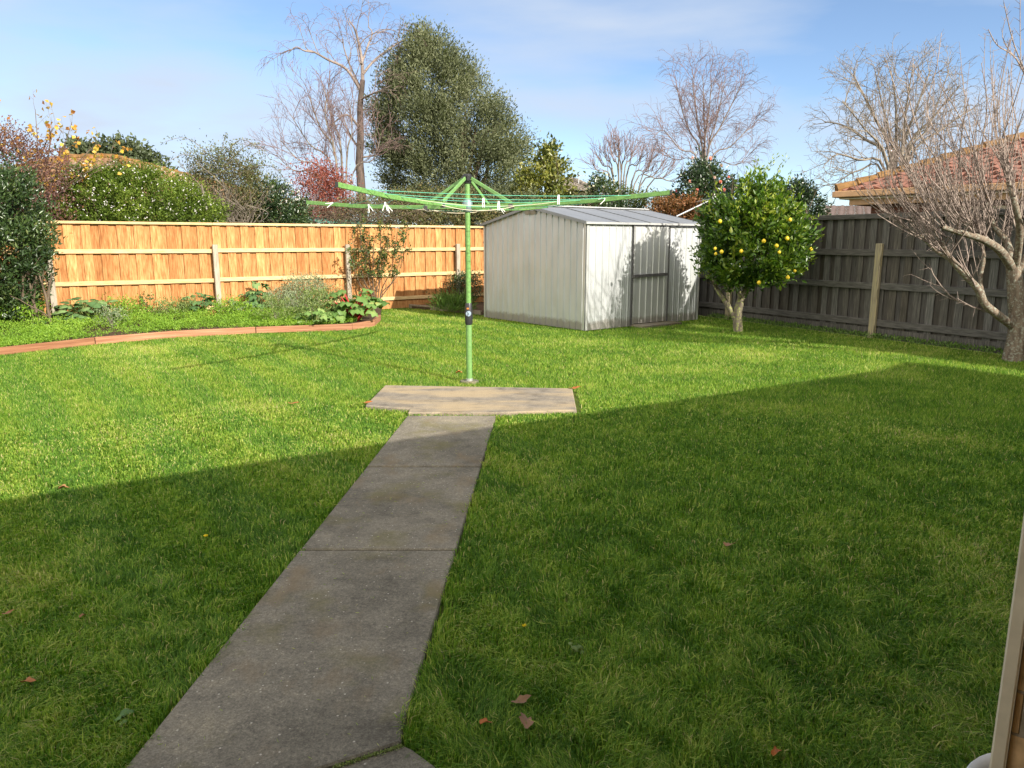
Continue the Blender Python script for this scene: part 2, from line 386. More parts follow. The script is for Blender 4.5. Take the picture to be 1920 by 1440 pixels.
L['magnolia'] = leafmat('magnolia_leaf', [(0, (.04, .06, .012)), (.5, (.11, .13, .02)), (1, (.28, .26, .05))], .2, .35, .6)
L['red'] = leafmat('red_berry_leaf', [(0, (.14, .04, .035)), (.5, (.28, .07, .055)), (1, (.34, .15, .09))], .3)
L['photinia'] = leafmat('russet_hedge_leaf', [(0, (.10, .06, .02)), (.45, (.22, .10, .035)), (.75, (.32, .12, .045)), (1, (.16, .18, .04))], .25)
L['hedgegreen'] = leafmat('green_hedge_leaf', [(0, (.05, .07, .015)), (.6, (.10, .13, .03)), (1, (.18, .20, .05))], .25)
L['rose'] = leafmat('rose_leaf', [(0, (.03, .06, .015)), (.6, (.07, .12, .03)), (.85, (.16, .18, .04)), (1, (.35, .22, .06))], .25)
L['cover'] = leafmat('ground_cover_leaf', [(0, (.08, .17, .015)), (.5, (.19, .34, .03)), (1, (.36, .50, .06))], .35)
L['kale'] = leafmat('blue_green_leaf', [(0, (.05, .11, .035)), (.5, (.10, .19, .065)), (1, (.21, .31, .11))], .2)
L['silver'] = leafmat('silver_leaf', [(0, (.12, .15, .09)), (.5, (.22, .27, .15)), (1, (.38, .42, .26))], .2)
L['herb'] = leafmat('herb_leaf', [(0, (.08, .13, .03)), (.5, (.16, .23, .06)), (1, (.30, .33, .12))], .25)
L['rhub'] = leafmat('rhubarb_leaf', [(0, (.08, .16, .035)), (.6, (.16, .27, .07)), (.9, (.27, .38, .12)), (1, (.45, .42, .12))], .3)
L['strap'] = leafmat('strap_leaf', [(0, (.06, .13, .02)), (1, (.20, .32, .06))], .25)
L['white'] = leafmat('white_petal', [(0, (.62, .58, .58)), (1, (.85, .80, .82))], .2)
L['pink'] = leafmat('pink_petal', [(0, (.75, .22, .26)), (.6, (.85, .35, .25)), (1, (.85, .62, .60))], .2)
L['creamf'] = leafmat('cream_petal', [(0, (.75, .68, .50)), (1, (.85, .80, .65))], .2)
L['fallen'] = leafmat('fallen_leaf', [(0, (.16, .085, .05)), (.5, (.27, .145, .065)), (1, (.42, .13, .03))], .15)
L['grass'] = leafmat('grass_blade', [(0, (.055, .135, .014)), (.35, (.155, .29, .032)), (.62, (.34, .44, .065)), (.85, (.52, .52, .15)), (1, (.56, .46, .25))], .40, .55, .25)
B = {}
B['birch'] = barkmat('birch_bark', (.12, .092, .08), (.29, .24, .21), 5)
B['birchdark'] = barkmat('birch_low_bark', (.045, .035, .03), (.14, .11, .09), 6)
B['twigpink'] = barkmat('pink_brown_twig', (.13, .085, .08), (.25, .17, .155), 10)
B['twiggrey'] = barkmat('grey_twig', (.14, .115, .095), (.29, .25, .20), 10)
B['fruit'] = barkmat('lichen_bark', (.10, .075, .055), (.24, .19, .14), 28, (.27, .27, .215))
B['fruittwig'] = barkmat('fruit_twig', (.15, .115, .10), (.32, .26, .22), 20)
B['brown'] = barkmat('brown_bark', (.07, .05, .035), (.17, .13, .09), 20)
B['citrus'] = barkmat('citrus_bark', (.10, .085, .065), (.25, .21, .16), 22, (.30, .32, .12))

# ------------------------------------------------------------------ plants
def rv(r, n):
    v = r.normal(size=(n, 3)); return v / np.linalg.norm(v, axis=1, keepdims=True)
def leaves_mesh(name, pos, axis, length, width, rnd, r, fold=.25):
    """pointed folded leaves; pos (N,3) base, axis (N,3) unit"""
    n = len(pos); rnd_v = rv(r, n)
    side = np.cross(axis, rnd_v); side /= (np.linalg.norm(side, axis=1, keepdims=True) + 1e-9)
    nor = np.cross(side, axis)
    length = np.broadcast_to(np.asarray(length, dtype=float), (n,))[:, None]; width = np.broadcast_to(np.asarray(width, dtype=float), (n,))[:, None]
    b = pos; t = pos + axis * length - nor * length * .12
    m = pos + axis * length * .5
    a1 = m + side * width * .5 + nor * width * fold; a2 = m - side * width * .5 + nor * width * fold
    V = np.stack([b, a1, t, a2], 1).reshape(-1, 3)
    loops = (np.arange(n)[:, None] * 4 + np.array([0, 1, 2, 0, 2, 3])[None]).ravel()
    return mesh_np(name, V, np.full(2 * n, 3), loops, {'rnd': np.repeat(rnd, 4)})

def sprays(r, centers, dirs, n_per, length, spread, up=0.0):
    """leaves set along short sprays; returns pos, axis"""
    k = len(centers)
    c = np.repeat(centers, n_per, 0); d = np.repeat(dirs, n_per, 0)
    t = r.rand(k * n_per, 1)
    pos = c + d * (t - .35) * np.asarray(length) + r.normal(size=(k * n_per, 3)) * spread
    ax = d * .7 + rv(r, k * n_per) * .9; ax[:, 2] += up
    ax /= np.linalg.norm(ax, axis=1, keepdims=True)
    return pos, ax

def profile_points(r, prof, depth, n, shell=.55, power=.5, inset=0):
    """prof: list of (u,v) outline rows -> [(v,uL,uR)], world rows at distance Y. returns points, outward dirs"""
    Y, rows = prof
    rows = sorted(rows, key=lambda a: a[0])                          # top to bottom
    z = np.array([P(960, v, Y).z for v, a, b in rows]); xl = np.array([P(a, v, Y).x for v, a, b in rows]); xr = np.array([P(b, v, Y).x for v, a, b in rows])
    zi = z[::-1]; xli = xl[::-1]; xri = xr[::-1]
    zz0, zz1 = zi[0], zi[-1]
    # sample height weighted by width
    tt = np.linspace(zz0, zz1, 200); wdt = np.interp(tt, zi, xri - xli) + .05 * (zz1 - zz0); cdf = np.cumsum(wdt); cdf /= cdf[-1]
    zs = np.interp(r.rand(n), cdf, tt)
    L_ = np.interp(zs, zi, xli); R_ = np.interp(zs, zi, xri); cx = (L_ + R_) / 2; hw = (R_ - L_) / 2; hw = np.maximum(hw - inset * .8, hw * .3); zs = zz0 + (zs - zz0) * (1 - min(.5, inset * 1.1 / (zz1 - zz0)))
    ang = r.rand(n) * 2 * np.pi; rad = shell + (1 - shell) * r.rand(n) ** power
    inner = r.rand(n) < .22; rad[inner] = r.rand(inner.sum()) ** .5 * shell
    dx = np.cos(ang) * rad; dy = np.sin(ang) * rad
    hd = hw * depth
    pos = np.stack([cx + dx * hw, Y + dy * hd, zs], 1)
    zc = (zz0 + zz1) / 2
    o = np.stack([dx * 1.0, dy * 1.0, .6 * (zs - zc) / ((zz1 - zz0) / 2 + 1e-6) + .25], 1); o /= np.linalg.norm(o, axis=1, keepdims=True) + 1e-9
    return pos, o

def crown(name, mat, parent, prof, depth=1.0, ns=400, n_per=30, sl=.35, spread=.06, ll=.06, lw=.03, seed=1, up=.2, shell=.55, lump=.5, ls=1.0, rbias=0, kdiv=14):
    r = np.random.RandomState(seed)
    c, d = profile_points(r, prof, depth, ns, shell, inset=sl * .45)
    # lumpy: pull sprays towards a set of clump centres so that gaps open between them
    k = max(6, ns // kdiv); cc = c[r.choice(ns, k, replace=False)]
    dist = ((c[:, None, :] - cc[None]) ** 2).sum(2); near = cc[dist.argmin(1)]
    c = c + (near - c) * (lump * r.rand(ns, 1))
    d = d + rv(r, ns) * .45; d[:, 2] += up; d /= np.linalg.norm(d, axis=1, keepdims=True)
    sl_ = np.repeat(sl * (.6 + .9 * r.rand(ns, 1)), n_per, 0)
    pos, ax = sprays(r, c, d, n_per, sl_, spread, up * .5)
    n = len(pos); clr = np.repeat(r.rand(ns), n_per)
    ctone = np.repeat((r.rand(k) - .5)[dist.argmin(1)], n_per)
    rnd = np.clip(.4 * clr + .55 * r.rand(n) + .38 * ctone + rbias, 0, 1)
    s = (.6 + .8 * r.rand(n)) * ls
    me = leaves_mesh(name, pos - local(parent), ax, ll * s, lw * s, rnd, r)
    return ob(name, me, mat, parent)

def flowers(name, mat, parent, prof, depth, n, size, seed, shell=.95, petals=6):
    r = np.random.RandomState(seed); c, d = profile_points(r, prof, depth, n * 3, shell, .3)
    f = c[:, 1] < prof[0] + .2 ; c = c[f][:n]; d = d[f][:n]; c = c + d * .05
    if n < 30:
        for q, e in zip(c, d):
            ax = e * .6 + rv(r, petals * 2); ax /= np.linalg.norm(ax, axis=1, keepdims=True)
            ob('flower', leaves_mesh('flower', np.repeat([q], petals * 2, 0) - local(parent), ax, size * .6, size * .5, np.full(petals * 2, r.rand()), r, .1), mat, parent)
        return
    pos = np.repeat(c, petals, 0); ax = np.repeat(d, petals, 0) * .6 + rv(r, len(pos)); ax /= np.linalg.norm(ax, axis=1, keepdims=True)
    me = leaves_mesh(name, pos - local(parent), ax, size * (.6 + .6 * r.rand(len(pos))), size * .8, np.repeat(r.rand(len(c)), petals), r, .1)
    return ob(name, me, mat, parent)

def tubes_np(polys, n=4):
    """many polylines (pts (k,3), radii (k,)) -> arrays"""
    Vs = []; Fs = []; base = 0; R = []
    groups = {}
    for p, rr, q in polys: groups.setdefault(len(p), []).append((p, rr, q))
    for k, lst in groups.items():
        A = np.array([a for a, b, q in lst]); rad = np.array([b for a, b, q in lst]); rq = np.array([q for a, b, q in lst])
        d = np.gradient(A, axis=1); d /= np.linalg.norm(d, axis=2, keepdims=True) + 1e-9
        ref = np.where(np.abs(d[:, :1, 2:3]) > .8, np.array([1., 0, 0]), np.array([0, 0, 1.]))
        ref = np.broadcast_to(ref, d.shape)
        x = np.cross(d, ref); x /= np.linalg.norm(x, axis=2, keepdims=True) + 1e-9; y = np.cross(d, x)
        an = np.arange(n) * 2 * np.pi / n
        V = A[:, :, None, :] + (x[:, :, None, :] * np.cos(an)[None, None, :, None] + y[:, :, None, :] * np.sin(an)[None, None, :, None]) * rad[:, :, None, None]
        m = len(lst); Vs.append(V.reshape(-1, 3)); R.append(np.repeat(rq, k * n))
        pi = np.arange(m)[:, None, None] * k * n; si = np.arange(k - 1)[None, :, None] * n; ki = np.arange(n)[None, None, :]
        a = pi + si + ki; b = pi + si + (ki + 1) % n
        F = np.stack([a, b, b + n, a + n], -1).reshape(-1, 4) + base
        Fs.append(F); base += m * k * n
    return np.concatenate(Vs), np.concatenate(Fs), np.concatenate(R)
def tubes_obj(name, polys, mat, parent, n=4):
    V, F, R = tubes_np(polys, n)
    me = mesh_np(name, V - local(parent), np.full(len(F), 4), F.ravel(), {'rnd': R}, smooth=True)
    return ob(name, me, mat, parent)

def grow(r, p, d, Ln, rad, lv, spec, out):
    """one limb and its children; out[level] gets polylines"""
    s = spec[lv]; k = s.get('seg', 5); pts = [np.array(p, float)]; dd = np.array(d, float); dd /= np.linalg.norm(dd)
    dirs = [dd.copy()]
    for i in range(k):
        dd = dd + r.normal(size=3) * s.get('wander', .12); dd[2] += s.get('trop', 0) * ((i + 1) / k); dd /= np.linalg.norm(dd)
        pts.append(pts[-1] + dd * Ln / k); dirs.append(dd.copy())
    t = np.linspace(0, 1, k + 1); rads = rad * (1 - t * (1 - s.get('tip', .35)))
    out.setdefault(lv, []).append((np.array(pts), rads, r.rand()))
    children(r, pts, dirs, rads, Ln, lv, spec, out)
def children(r, pts, dirs, rads, Ln, lv, spec, out):
    if lv + 1 >= len(spec): return
    c = spec[lv + 1]; nch = c['n'] if not isinstance(c['n'], float) else max(1, int(c['n'] * Ln + r.rand()))
    k = len(pts) - 1
    for j in range(nch):
        t = c.get('start', .25) + (1 - c.get('start', .25)) * (j + r.rand()) / nch
        f = min(t * k, k - 1e-3); i = int(f); q = pts[i] + (pts[i + 1] - pts[i]) * (f - i); b = np.array(dirs[i])
        ax = np.cross(b, r.normal(size=3)); ax /= np.linalg.norm(ax) + 1e-9
        a = math.radians(c.get('angle', 40) * (.7 + .6 * r.rand()))
        nd = b * math.cos(a) + ax * math.sin(a); nd[2] += c.get('up', 0); nd /= np.linalg.norm(nd)
        l2 = c.get('len', .5) * (Ln if not c.get('abs') else 1) * (.6 + .7 * r.rand()) * (1.15 - .5 * t)
        grow(r, q, nd, l2, max(c.get('rmin', .002), rads[i] * c.get('rr', .5)), lv + 1, spec, out)
def limb(r, pts, r0, r1, spec, out, lv=0):
    """hand laid limb through given points, then children grown from it"""
    pts = [np.array(p, float) for p in pts]; fine = []
    n = len(pts)
    for i in range(n - 1):
        a = pts[max(i - 1, 0)]; b = pts[i]; c = pts[i + 1]; d = pts[min(i + 2, n - 1)]
        for s in range(4):
            t = s / 4; fine.append(.5 * ((2 * b) + (-a + c) * t + (2 * a - 5 * b + 4 * c - d) * t * t + (-a + 3 * b - 3 * c + d) * t ** 3))
    fine.append(pts[-1]); fine = np.array(fine)
    dirs = np.gradient(fine, axis=0); dirs /= np.linalg.norm(dirs, axis=1, keepdims=True)
    Ln = np.linalg.norm(np.diff(fine, axis=0), axis=1).sum(); rads = np.linspace(r0, r1, len(fine))
    out.setdefault(lv, []).append((fine, rads, r.rand()))
    children(r, list(fine), list(dirs), rads, Ln, lv, spec, out)
def emit(out, lv_trunk, mat_t, mat_b, parent, nt_=7, nb=3, tname='trunk', bname='crown'):
    tr = [p for l in out if l <= lv_trunk for p in out[l]]; br = [p for l in out if l > lv_trunk for p in out[l]]
    if tr: tubes_obj(tname, tr, mat_t, parent, nt_)
    if br: tubes_obj(bname, br, mat_b, parent, nb)

# ------------------------------------------------------------------ ground, path, slab
g = MB(); g.add([(-150, -60, -.02), (150, -60, -.02), (150, 300, -.02), (-150, 300, -.02)], [(0, 1, 2, 3)])
tag(g.build('ground', M['turf']), kind='structure')

def gp(u, v): q = G(u, v); return (q.x, q.y)
pathL = [gp(765, 781), gp(700, 880), gp(572, 1034), gp(240, 1440)]
pathR = [gp(930, 781), gp(905, 880), gp(851, 1036), gp(755, 1372)]
def lerp2(a, b, t): return (a[0] + (b[0] - a[0]) * t, a[1] + (b[1] - a[1]) * t)
PL0, PL1 = gp(765, 781), gp(240, 1440); PR0, PR1 = gp(930, 781), gp(757, 1365)
def on_edge(a, b, y): t = (y - a[1]) / (b[1] - a[1]); return lerp2(a, b, t)
yj = [PL0[1] - .012, gp(800, 878)[1], gp(700, 1035)[1]]
pm = MB(); gap = .011
TOP = .014
def quad(yt, yb): return [on_edge(PL0, PL1, yt), on_edge(PR0, PR1, yt), on_edge(PR0, PR1, yb), on_edge(PL0, PL1, yb)]
pm.poly(quad(yj[0] - gap, yj[1] + gap), -.05, TOP); pm.poly(quad(yj[1] - gap, yj[2] + gap), -.05, TOP - .002)
ck0, ck1 = gp(752, 1398), gp(560, 1460)
pe = on_edge(PL0, PL1, 1.0)
pm.poly([on_edge(PL0, PL1, yj[2] - gap), on_edge(PR0, PR1, yj[2] - gap), gp(757, 1365), ck0, ck1, (ck1[0] - .35, ck1[1] - .35), pe], -.05, TOP)
pm.poly([gp(757, 1402), gp(772, 1408), gp(815, 1440), (gp(900, 1560)[0], gp(900, 1560)[1]), (pe[0] + .3, pe[1]), (ck1[0] - .3, ck1[1] - .38), (ck1[0] + .012, ck1[1] - .014)], -.05, TOP - .004)
PATHPOLY = [PL0, PR0, gp(757, 1365), gp(752, 1390), gp(815, 1440), gp(900, 1560), pe]
tag(pm.build('path', M['concrete'], bevel=.006), kind='structure')
SLAB = [gp(722, 727), gp(1073, 733), gp(1080, 775), gp(932, 779), gp(765, 779), gp(766, 772), gp(685, 764)]
SLABF = [gp(722, 727), gp(1073, 733), gp(1081, 774), gp(931, 779), gp(765, 779), gp(768, 772), gp(685, 765)]
sm_ = MB(); sm_.poly(SLABF, -.05, .028)
tag(sm_.build('paved_slab', M['slab'], bevel=.008), kind='structure')
# moss in the crack
r = np.random.RandomState(5)
mp_ = [G(625 + 130 * t + r.normal() * 2, 1440 - 42 * t + r.normal() * 1.5, .012) for t in r.rand(500)]
mp_ = np.array([list(p) for p in mp_]); ax = rv(r, 500); ax[:, 2] = abs(ax[:, 2])
tag(ob('moss', leaves_mesh('moss', mp_, ax, .007, .004, r.rand(500) * .5 + .5, r), L['herb']), kind='stuff', label='green moss growing in the crack of the concrete path', cat='moss')

# ------------------------------------------------------------------ bed outlines
edge_px = [(-260, 702), (-60, 672), (178, 645), (330, 632), (480, 624), (600, 620), (660, 618), (700, 611), (712, 600)]
EDGE = [gp(*p) for p in edge_px]
OF0 = Vector((-7.96, 12.9, 0)); OF1 = Vector((-.18, 18.49, 0)); odir = (OF1 - OF0).normalized(); onor = Vector((odir.y, -odir.x, 0))
OFs = OF0 - odir * 4.5
BED = EDGE + [((OF0 + odir * 6.25).x, (OF0 + odir * 6.25).y), (OFs.x, OFs.y), (-12, 9)]
bs = MB(); bs.poly([EDGE[0]] + EDGE[1:] + BED[len(EDGE):], -.03, .075)
tag(bs.build('garden_bed_soil', M['soil']), kind='structure')
RB = [gp(772, 578), gp(835, 583), gp(903, 590), (-.45, 15.2), (-.6, 17.9), ((OF0 + odir * 7.0).x, (OF0 + odir * 7.0).y)]
bs = MB(); bs.poly(RB, -.03, .05); tag(bs.build('corner_bed_soil', M['soil']), kind='structure')

def edging(name, pts, h, th, label, mat, joints):
    t = thing(name, (pts[0][0], pts[0][1], 0), label, 'garden edging')
    for a, b in joints:
        m = MB(); k0 = a
        for i in range(a, b):
            p, q = Vector((*pts[i], h / 2 - .01)), Vector((*pts[i + 1], h / 2 - .01))
            d = (q - p).normalized() * .006
            m.bar(p + (d if i == a else -(q - p).normalized() * .010), q - ((q - p).normalized() * .010 if i == b - 1 else Vector((0, 0, 0))), th, h + random.uniform(-.006, .006), rnd=.15 + .7 * ((a * 7) % 5) / 5)
        m.build('board', mat, t, bevel=.004)
    return t
random.seed(4)
edging('timber_edging', EDGE, .11, .05, 'reddish timber sleeper edging curving along the sunlit garden bed on the left', M['edging'], [(0, 2), (2, 4), (4, 8)])
edging('timber_edging', [gp(768, 577), gp(835, 583), gp(903, 590)], .09, .05, 'short low weathered timber edging between lawn and corner bed beside shed', M['postgrey'], [(0, 2)])

# ------------------------------------------------------------------ shed
A0 = G(1096, 620); Ab = G(903, 598)
front = Vector((.79, .613, 0)).normalized(); back = Vector((-front.y, front.x, 0))
Wd = 2.95; Dp = 2.87; EH = 1.80; RH = 2.09
def wall_s(u, o_=None, d_=None):
    o_ = A0 if o_ is None else o_; d_ = front if d_ is None else d_
    k = (u - 960) / 1400 / cp_ / 1.015                                # good enough at ground level
    return (k * o_.y - o_.x) / (d_.x - k * d_.y)
shed = thing('garden_shed', (A0.x, A0.y, 0), 'galvanised corrugated metal garden shed with low gable roof and sliding door', 'shed')
def ribbed(m, org, d, nrm, s0, s1, htop, z0=0.0, rib=.158, rw=.028, rh=.014, phase=.05, mini=True):
    """ribbed sheet from s0 to s1 with top height function"""
    prof = [(s0, 0)]
    s = s0 + phase
    while s < s1 - rw:
        prof += [(s, 0), (s + rw * .28, rh), (s + rw * .72, rh), (s + rw, 0)]
        if mini and s + rib * .66 < s1:
            for kk in (.42, .72): prof += [(s + rib * kk, 0), (s + rib * kk + .006, rh * .3), (s + rib * kk + .012, 0)]
        s += rib
    prof.append((s1, 0)); vs = []
    rr = random.random()
    for s, o_ in prof:
        p = org + d * s + nrm * o_
        vs += [(p.x, p.y, z0), (p.x, p.y, htop(s))]
    n = len(prof)
    m.add(vs, [(2 * i, 2 * i + 2, 2 * i + 3, 2 * i + 1) for i in range(n - 1)], rr)
fn = -back; ln = -front
gab = lambda s: EH + (RH - EH) * (1 - abs(s / Dp - .5) * 2) - .012
random.seed(2)
m = MB(); ribbed(m, A0, back, ln, 0, Dp, gab, rh=.02, rw=.034, mini=False); m.build('side_wall', M['zinc'], shed)
m = MB(); ribbed(m, A0 + front * Wd, back, front, 0, Dp, gab); m.build('side_wall', M['zinc'], shed)
sd0, sd1 = wall_s(1180), wall_s(1246)
m = MB(); ribbed(m, A0, front, fn, 0, sd0 + .02, lambda s: EH - .02); ribbed(m, A0, front, fn, sd1 - .02, Wd, lambda s: EH - .02)
m.build('front_wall', M['zinc'], shed)
m = MB(); ribbed(m, A0 + back * Dp, front, back, 0, Wd, lambda s: EH - .02); m.build('back_wall', M['zinc'], shed)
# door slightly inset
dr_o = A0 + fn * .03
m = MB(); ribbed(m, dr_o, front, fn, sd0 + .01, sd1 - .01, lambda s: EH - .07, z0=.04, phase=.03, mini=False)
door = m.build('door', M['zincdoor'], shed)
for s in (sd0, sd1):
    m = MB(); p = dr_o + front * s + fn * .012; m.box((p.x, p.y, EH / 2 - .02), (.014, .02, EH - .08), Matrix.Rotation(math.atan2(front.y, front.x), 3, 'Z')); m.build('door_frame', M['rust'], door)
hz = P(1215, 518, 13.2).z
m = MB(); a = dr_o + front * (sd0 + .0) + fn * .035; b = dr_o + front * (sd1 - .06) + fn * .035
m.bar((a.x, a.y, hz), (b.x, b.y, hz + .015), .02, .05); p = a
m.box((p.x, p.y, hz - .01), (.05, .03, .04)); m.build('door_bar', M['rust'], door)
m = MB()
ang = math.atan2(front.y, front.x); RZ = Matrix.Rotation(ang, 3, 'Z')
p = A0 + front * ((sd0 + Wd) / 2) + fn * .012; m.box((p.x, p.y, EH - .045), (Wd - sd0, .045, .05), RZ)
m.build('door_track', M['darkmetal'], shed)
m = MB()                                                              # corner angles
for q, (a_, b_) in (((A0), (front, back)), ((A0 + front * Wd), (-front, back)), ((A0 + back * Dp), (front, -back))):
    for dd in (a_, b_):
        m = MB(); c = q + dd * .02 - (b_ if dd is a_ else a_) * .017; R_ = Matrix.Rotation(math.atan2(dd.y, dd.x), 3, 'Z')
        m.box((c.x, c.y, EH / 2 - .012), (.045, .003, EH - .03), R_); m.build('corner_trim', M['zinctrim'], shed)
# roof sheets
ov = .06
def roof_pt(s, d, zoff=0):
    h = EH + (RH - EH) * (1 - abs(d / Dp - .5) * 2) + zoff
    p = A0 + front * s + back * d; return (p.x, p.y, h)
for side in (0, 1):
    m = MB(); ns_ = 4
    d0, d1 = (-ov, Dp / 2) if side == 0 else (Dp + ov, Dp / 2)
    for k in range(ns_):
        sa = -ov + (Wd + 2 * ov) * k / ns_; sb = -ov + (Wd + 2 * ov) * (k + 1) / ns_
        vs = []
        for s_, o_ in ((sa, .012), (sa + .03, .012), (sa + .035, 0), (sb - .004, 0)):
            vs += [roof_pt(s_, d0, o_ + .006), roof_pt(s_, d1, o_ + .006), roof_pt(s_, d0, o_ - .002), roof_pt(s_, d1, o_ - .002)]
        fs = []
        for i in range(3):
            a = 4 * i; fs += [(a, a + 4, a + 5, a + 1), (a + 2, a + 3, a + 7, a + 6)]
        fs += [(0, 1, 3, 2), (12, 14, 15, 13), (0, 2, 6, 4), (4, 6, 10, 8), (8, 10, 14, 12)]
        m.add(vs, fs)
    m.build('roof_panel', M['zincroof'], shed)
m = MB()
for dd in (-ov, Dp + ov):
    m = MB(); a = Vector(roof_pt(-ov, dd, -.012)); b = Vector(roof_pt(Wd + ov, dd, -.012)); m.bar(a, b, .012, .035); m.build('eave_trim', M['zinctrim'], shed)
m = MB()
for s_ in (-ov - .004, Wd + ov + .004):
    for d0, d1 in ((-ov, Dp / 2), (Dp + ov, Dp / 2)):
        m = MB(); m.bar(roof_pt(s_, d0, -.012), roof_pt(s_, d1, -.012), .01, .045); m.build('barge_trim', M['zincroof'], shed)
m = MB()
for k in range(22):
    s_ = -ov + (Wd + 2 * ov) * (k + .5) / 22; p = roof_pt(s_, Dp / 2, .014); m.box(p, ((Wd + 2 * ov) / 22 * .93, .16, .012), RZ)
m.bar(roof_pt(-ov, Dp / 2, .022), roof_pt(Wd + ov, Dp / 2, .022), .10, .016); m.build('ridge_cap', M['zinctrim'], shed)
m = MB(); p = A0 + back * Dp * .5 + ln * .018
m.box((p.x, p.y, RH - .11), (.30, .02, .06), Matrix.Rotation(math.atan2(back.y, back.x), 3, 'Z'))
for k in range(3): m.box((p.x + ln.x * .012, p.y + ln.y * .012, RH - .13 + k * .02), (.27, .01, .006), Matrix.Rotation(math.atan2(back.y, back.x), 3, 'Z'))
m.build('gable_vent', M['tilegrey'], shed)
m = MB(); q = [A0 + front * (sd0 + .0) + fn * .02, A0 + front * (sd1 + .1) + fn * .02, A0 + front * (sd1 + .1) + fn * .32, A0 + front * sd0 + fn * .32]
DOORSTEP = [(a.x, a.y) for a in q]; m.poly(DOORSTEP, -.03, .03)
o = m.build('doorstep', M['concrete'], bevel=.005); tag(o, 'small flat grey concrete slab in the grass before the shed door', 'step')
SHED = [(a.x, a.y) for a in (A0 - back * .02, A0 + front * Wd - back * .02, A0 + front * Wd + back * Dp, A0 + back * Dp)]

# ------------------------------------------------------------------ fences
def fence(name, p0, p1, nrm, label, heights, railmat, front_m, back_m, capm, postm, period, fw, bw, posts, seed, plinth, rails, postlean=0, post_h=1.45, cap_t=.045):
    random.seed(seed); H = heights
    t = thing(name, (p0.x, p0.y, 0), label, 'fence')
    d = (p1 - p0).normalized(); Ln = (p1 - p0).length; R_ = Matrix.Rotation(math.atan2(d.y, d.x), 3, 'Z')
    mf = MB(); mb = MB(); s = 0
    while s < Ln:
        w_ = fw * random.uniform(.93, 1.05)
        c = p0 + d * (s + w_ / 2) - nrm * .002
        Rt = R_ @ Matrix.Rotation(random.uniform(-.004, .004), 3, 'Y') @ Matrix.Rotation(random.uniform(-.03, .03), 3, 'Z')
        hh = H - .03 + random.uniform(-.012, .0)
        mf.box((c.x, c.y, (hh + .12) / 2), (w_, .014, hh - .12), Rt)
        c = p0 + d * (s + period / 2 + w_ / 2) - nrm * .026
        mb.box((c.x, c.y, (hh + .12) / 2), (bw * random.uniform(.95, 1.03), .014, hh - .12), R_, rnd=random.uniform(.0, .6))  # back boards toned darker, painting in the shade of the overlap
        s += period * random.uniform(.96, 1.04)
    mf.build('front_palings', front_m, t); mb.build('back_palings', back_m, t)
    for z, hgt in rails:
        m = MB(); k = 0; prev = 0
        for sp in list(posts) + [Ln]:
            if sp > prev + .05:
                a = p0 + d * (prev + .006) + nrm * .026; b = p0 + d * (sp - .006) + nrm * .026
                m.bar((a.x, a.y, z + random.uniform(-.008, .008)), (b.x, b.y, z + random.uniform(-.008, .008)), .038, hgt, rnd=.4 + .4 * random.random())
            prev = sp
        m.build('rail', railmat, t, bevel=.003)
    m = MB(); prev = 0
    for sp in list(posts) + [Ln]:
        if sp > prev + .05:
            a = p0 + d * (prev + .002) + nrm * .004; b = p0 + d * (sp - .002) + nrm * .004
            m.bar((a.x, a.y, H - .0), (b.x, b.y, H), .10, cap_t, rnd=.4 + .4 * random.random())
        prev = sp
    m.build('capping', capm, t, bevel=.004)
    m = MB(); a = p0 + nrm * .012; b = p1 + nrm * .012
    m.bar((a.x, a.y, plinth / 2), (b.x, b.y, plinth / 2), .03, plinth, rnd=.4); m.build('plinth', front_m, t)
    for sp in posts:
        c = p0 + d * sp + nrm * .075
        m = MB(); Rt = R_ @ Matrix.Rotation(postlean * random.uniform(.5, 1), 3, 'Y')
        hp = post_h + random.uniform(-.03, .03)
        m.box((c.x, c.y, hp / 2), (.095, .07, hp), Rt, rnd=.3 + .4 * random.random()); m.build('post', postm, t, bevel=.006)
    return t
def s_at(u, p0, d):
    k = (u - 960) / 1400 / (cp_ + (720 - 520) / 1400 * sp_)
    return (k * p0.y - p0.x) / (d.x - k * d.y)
on_ = Vector((odir.y, -odir.x, 0))
oposts = [s_at(u, OFs, odir) for u in (-240, 95, 405, 651, 856)]
fence('timber_fence', OFs, OF1, on_, 'new orange pine paling fence with pale rails and grey posts behind the garden bed', 1.80, M['orange_pale'], M['orange'], M['orange'], M['orange_pale'], M['postgrey'],
      .27, .155, .155, oposts, 11, .16, [(1.30, .075), (.745, .075), (.22, .075)], post_h=1.42)
RF0 = Vector((3.55, 15.66, 0)); RF1 = Vector((9.4, 4.55, 0)); rdir = (RF1 - RF0).normalized(); rn_ = Vector((rdir.y, -rdir.x, 0))
if rn_.x > 0: rn_ = -rn_
rposts = [s_at(u, RF0, rdir) for u in (1374, 1650)] + [s_at(1650, RF0, rdir) + 2.75, s_at(1650, RF0, rdir) + 5.4]
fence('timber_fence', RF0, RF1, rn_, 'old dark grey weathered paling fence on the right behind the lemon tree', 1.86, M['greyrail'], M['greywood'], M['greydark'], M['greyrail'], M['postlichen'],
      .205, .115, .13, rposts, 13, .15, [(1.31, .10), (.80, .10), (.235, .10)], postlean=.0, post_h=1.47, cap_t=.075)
# the old fence also closes the back behind the shed
BF0 = OF1 + odir * .06; BF1 = Vector((3.5, 15.9, 0)); bd = (BF1 - BF0).normalized(); bn = Vector((bd.y, -bd.x, 0))
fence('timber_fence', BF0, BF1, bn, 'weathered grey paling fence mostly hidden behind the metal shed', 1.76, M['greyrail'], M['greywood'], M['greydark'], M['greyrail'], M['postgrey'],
      .205, .115, .13, [1.4], 14, .12, [(1.31, .08), (.3, .08)])

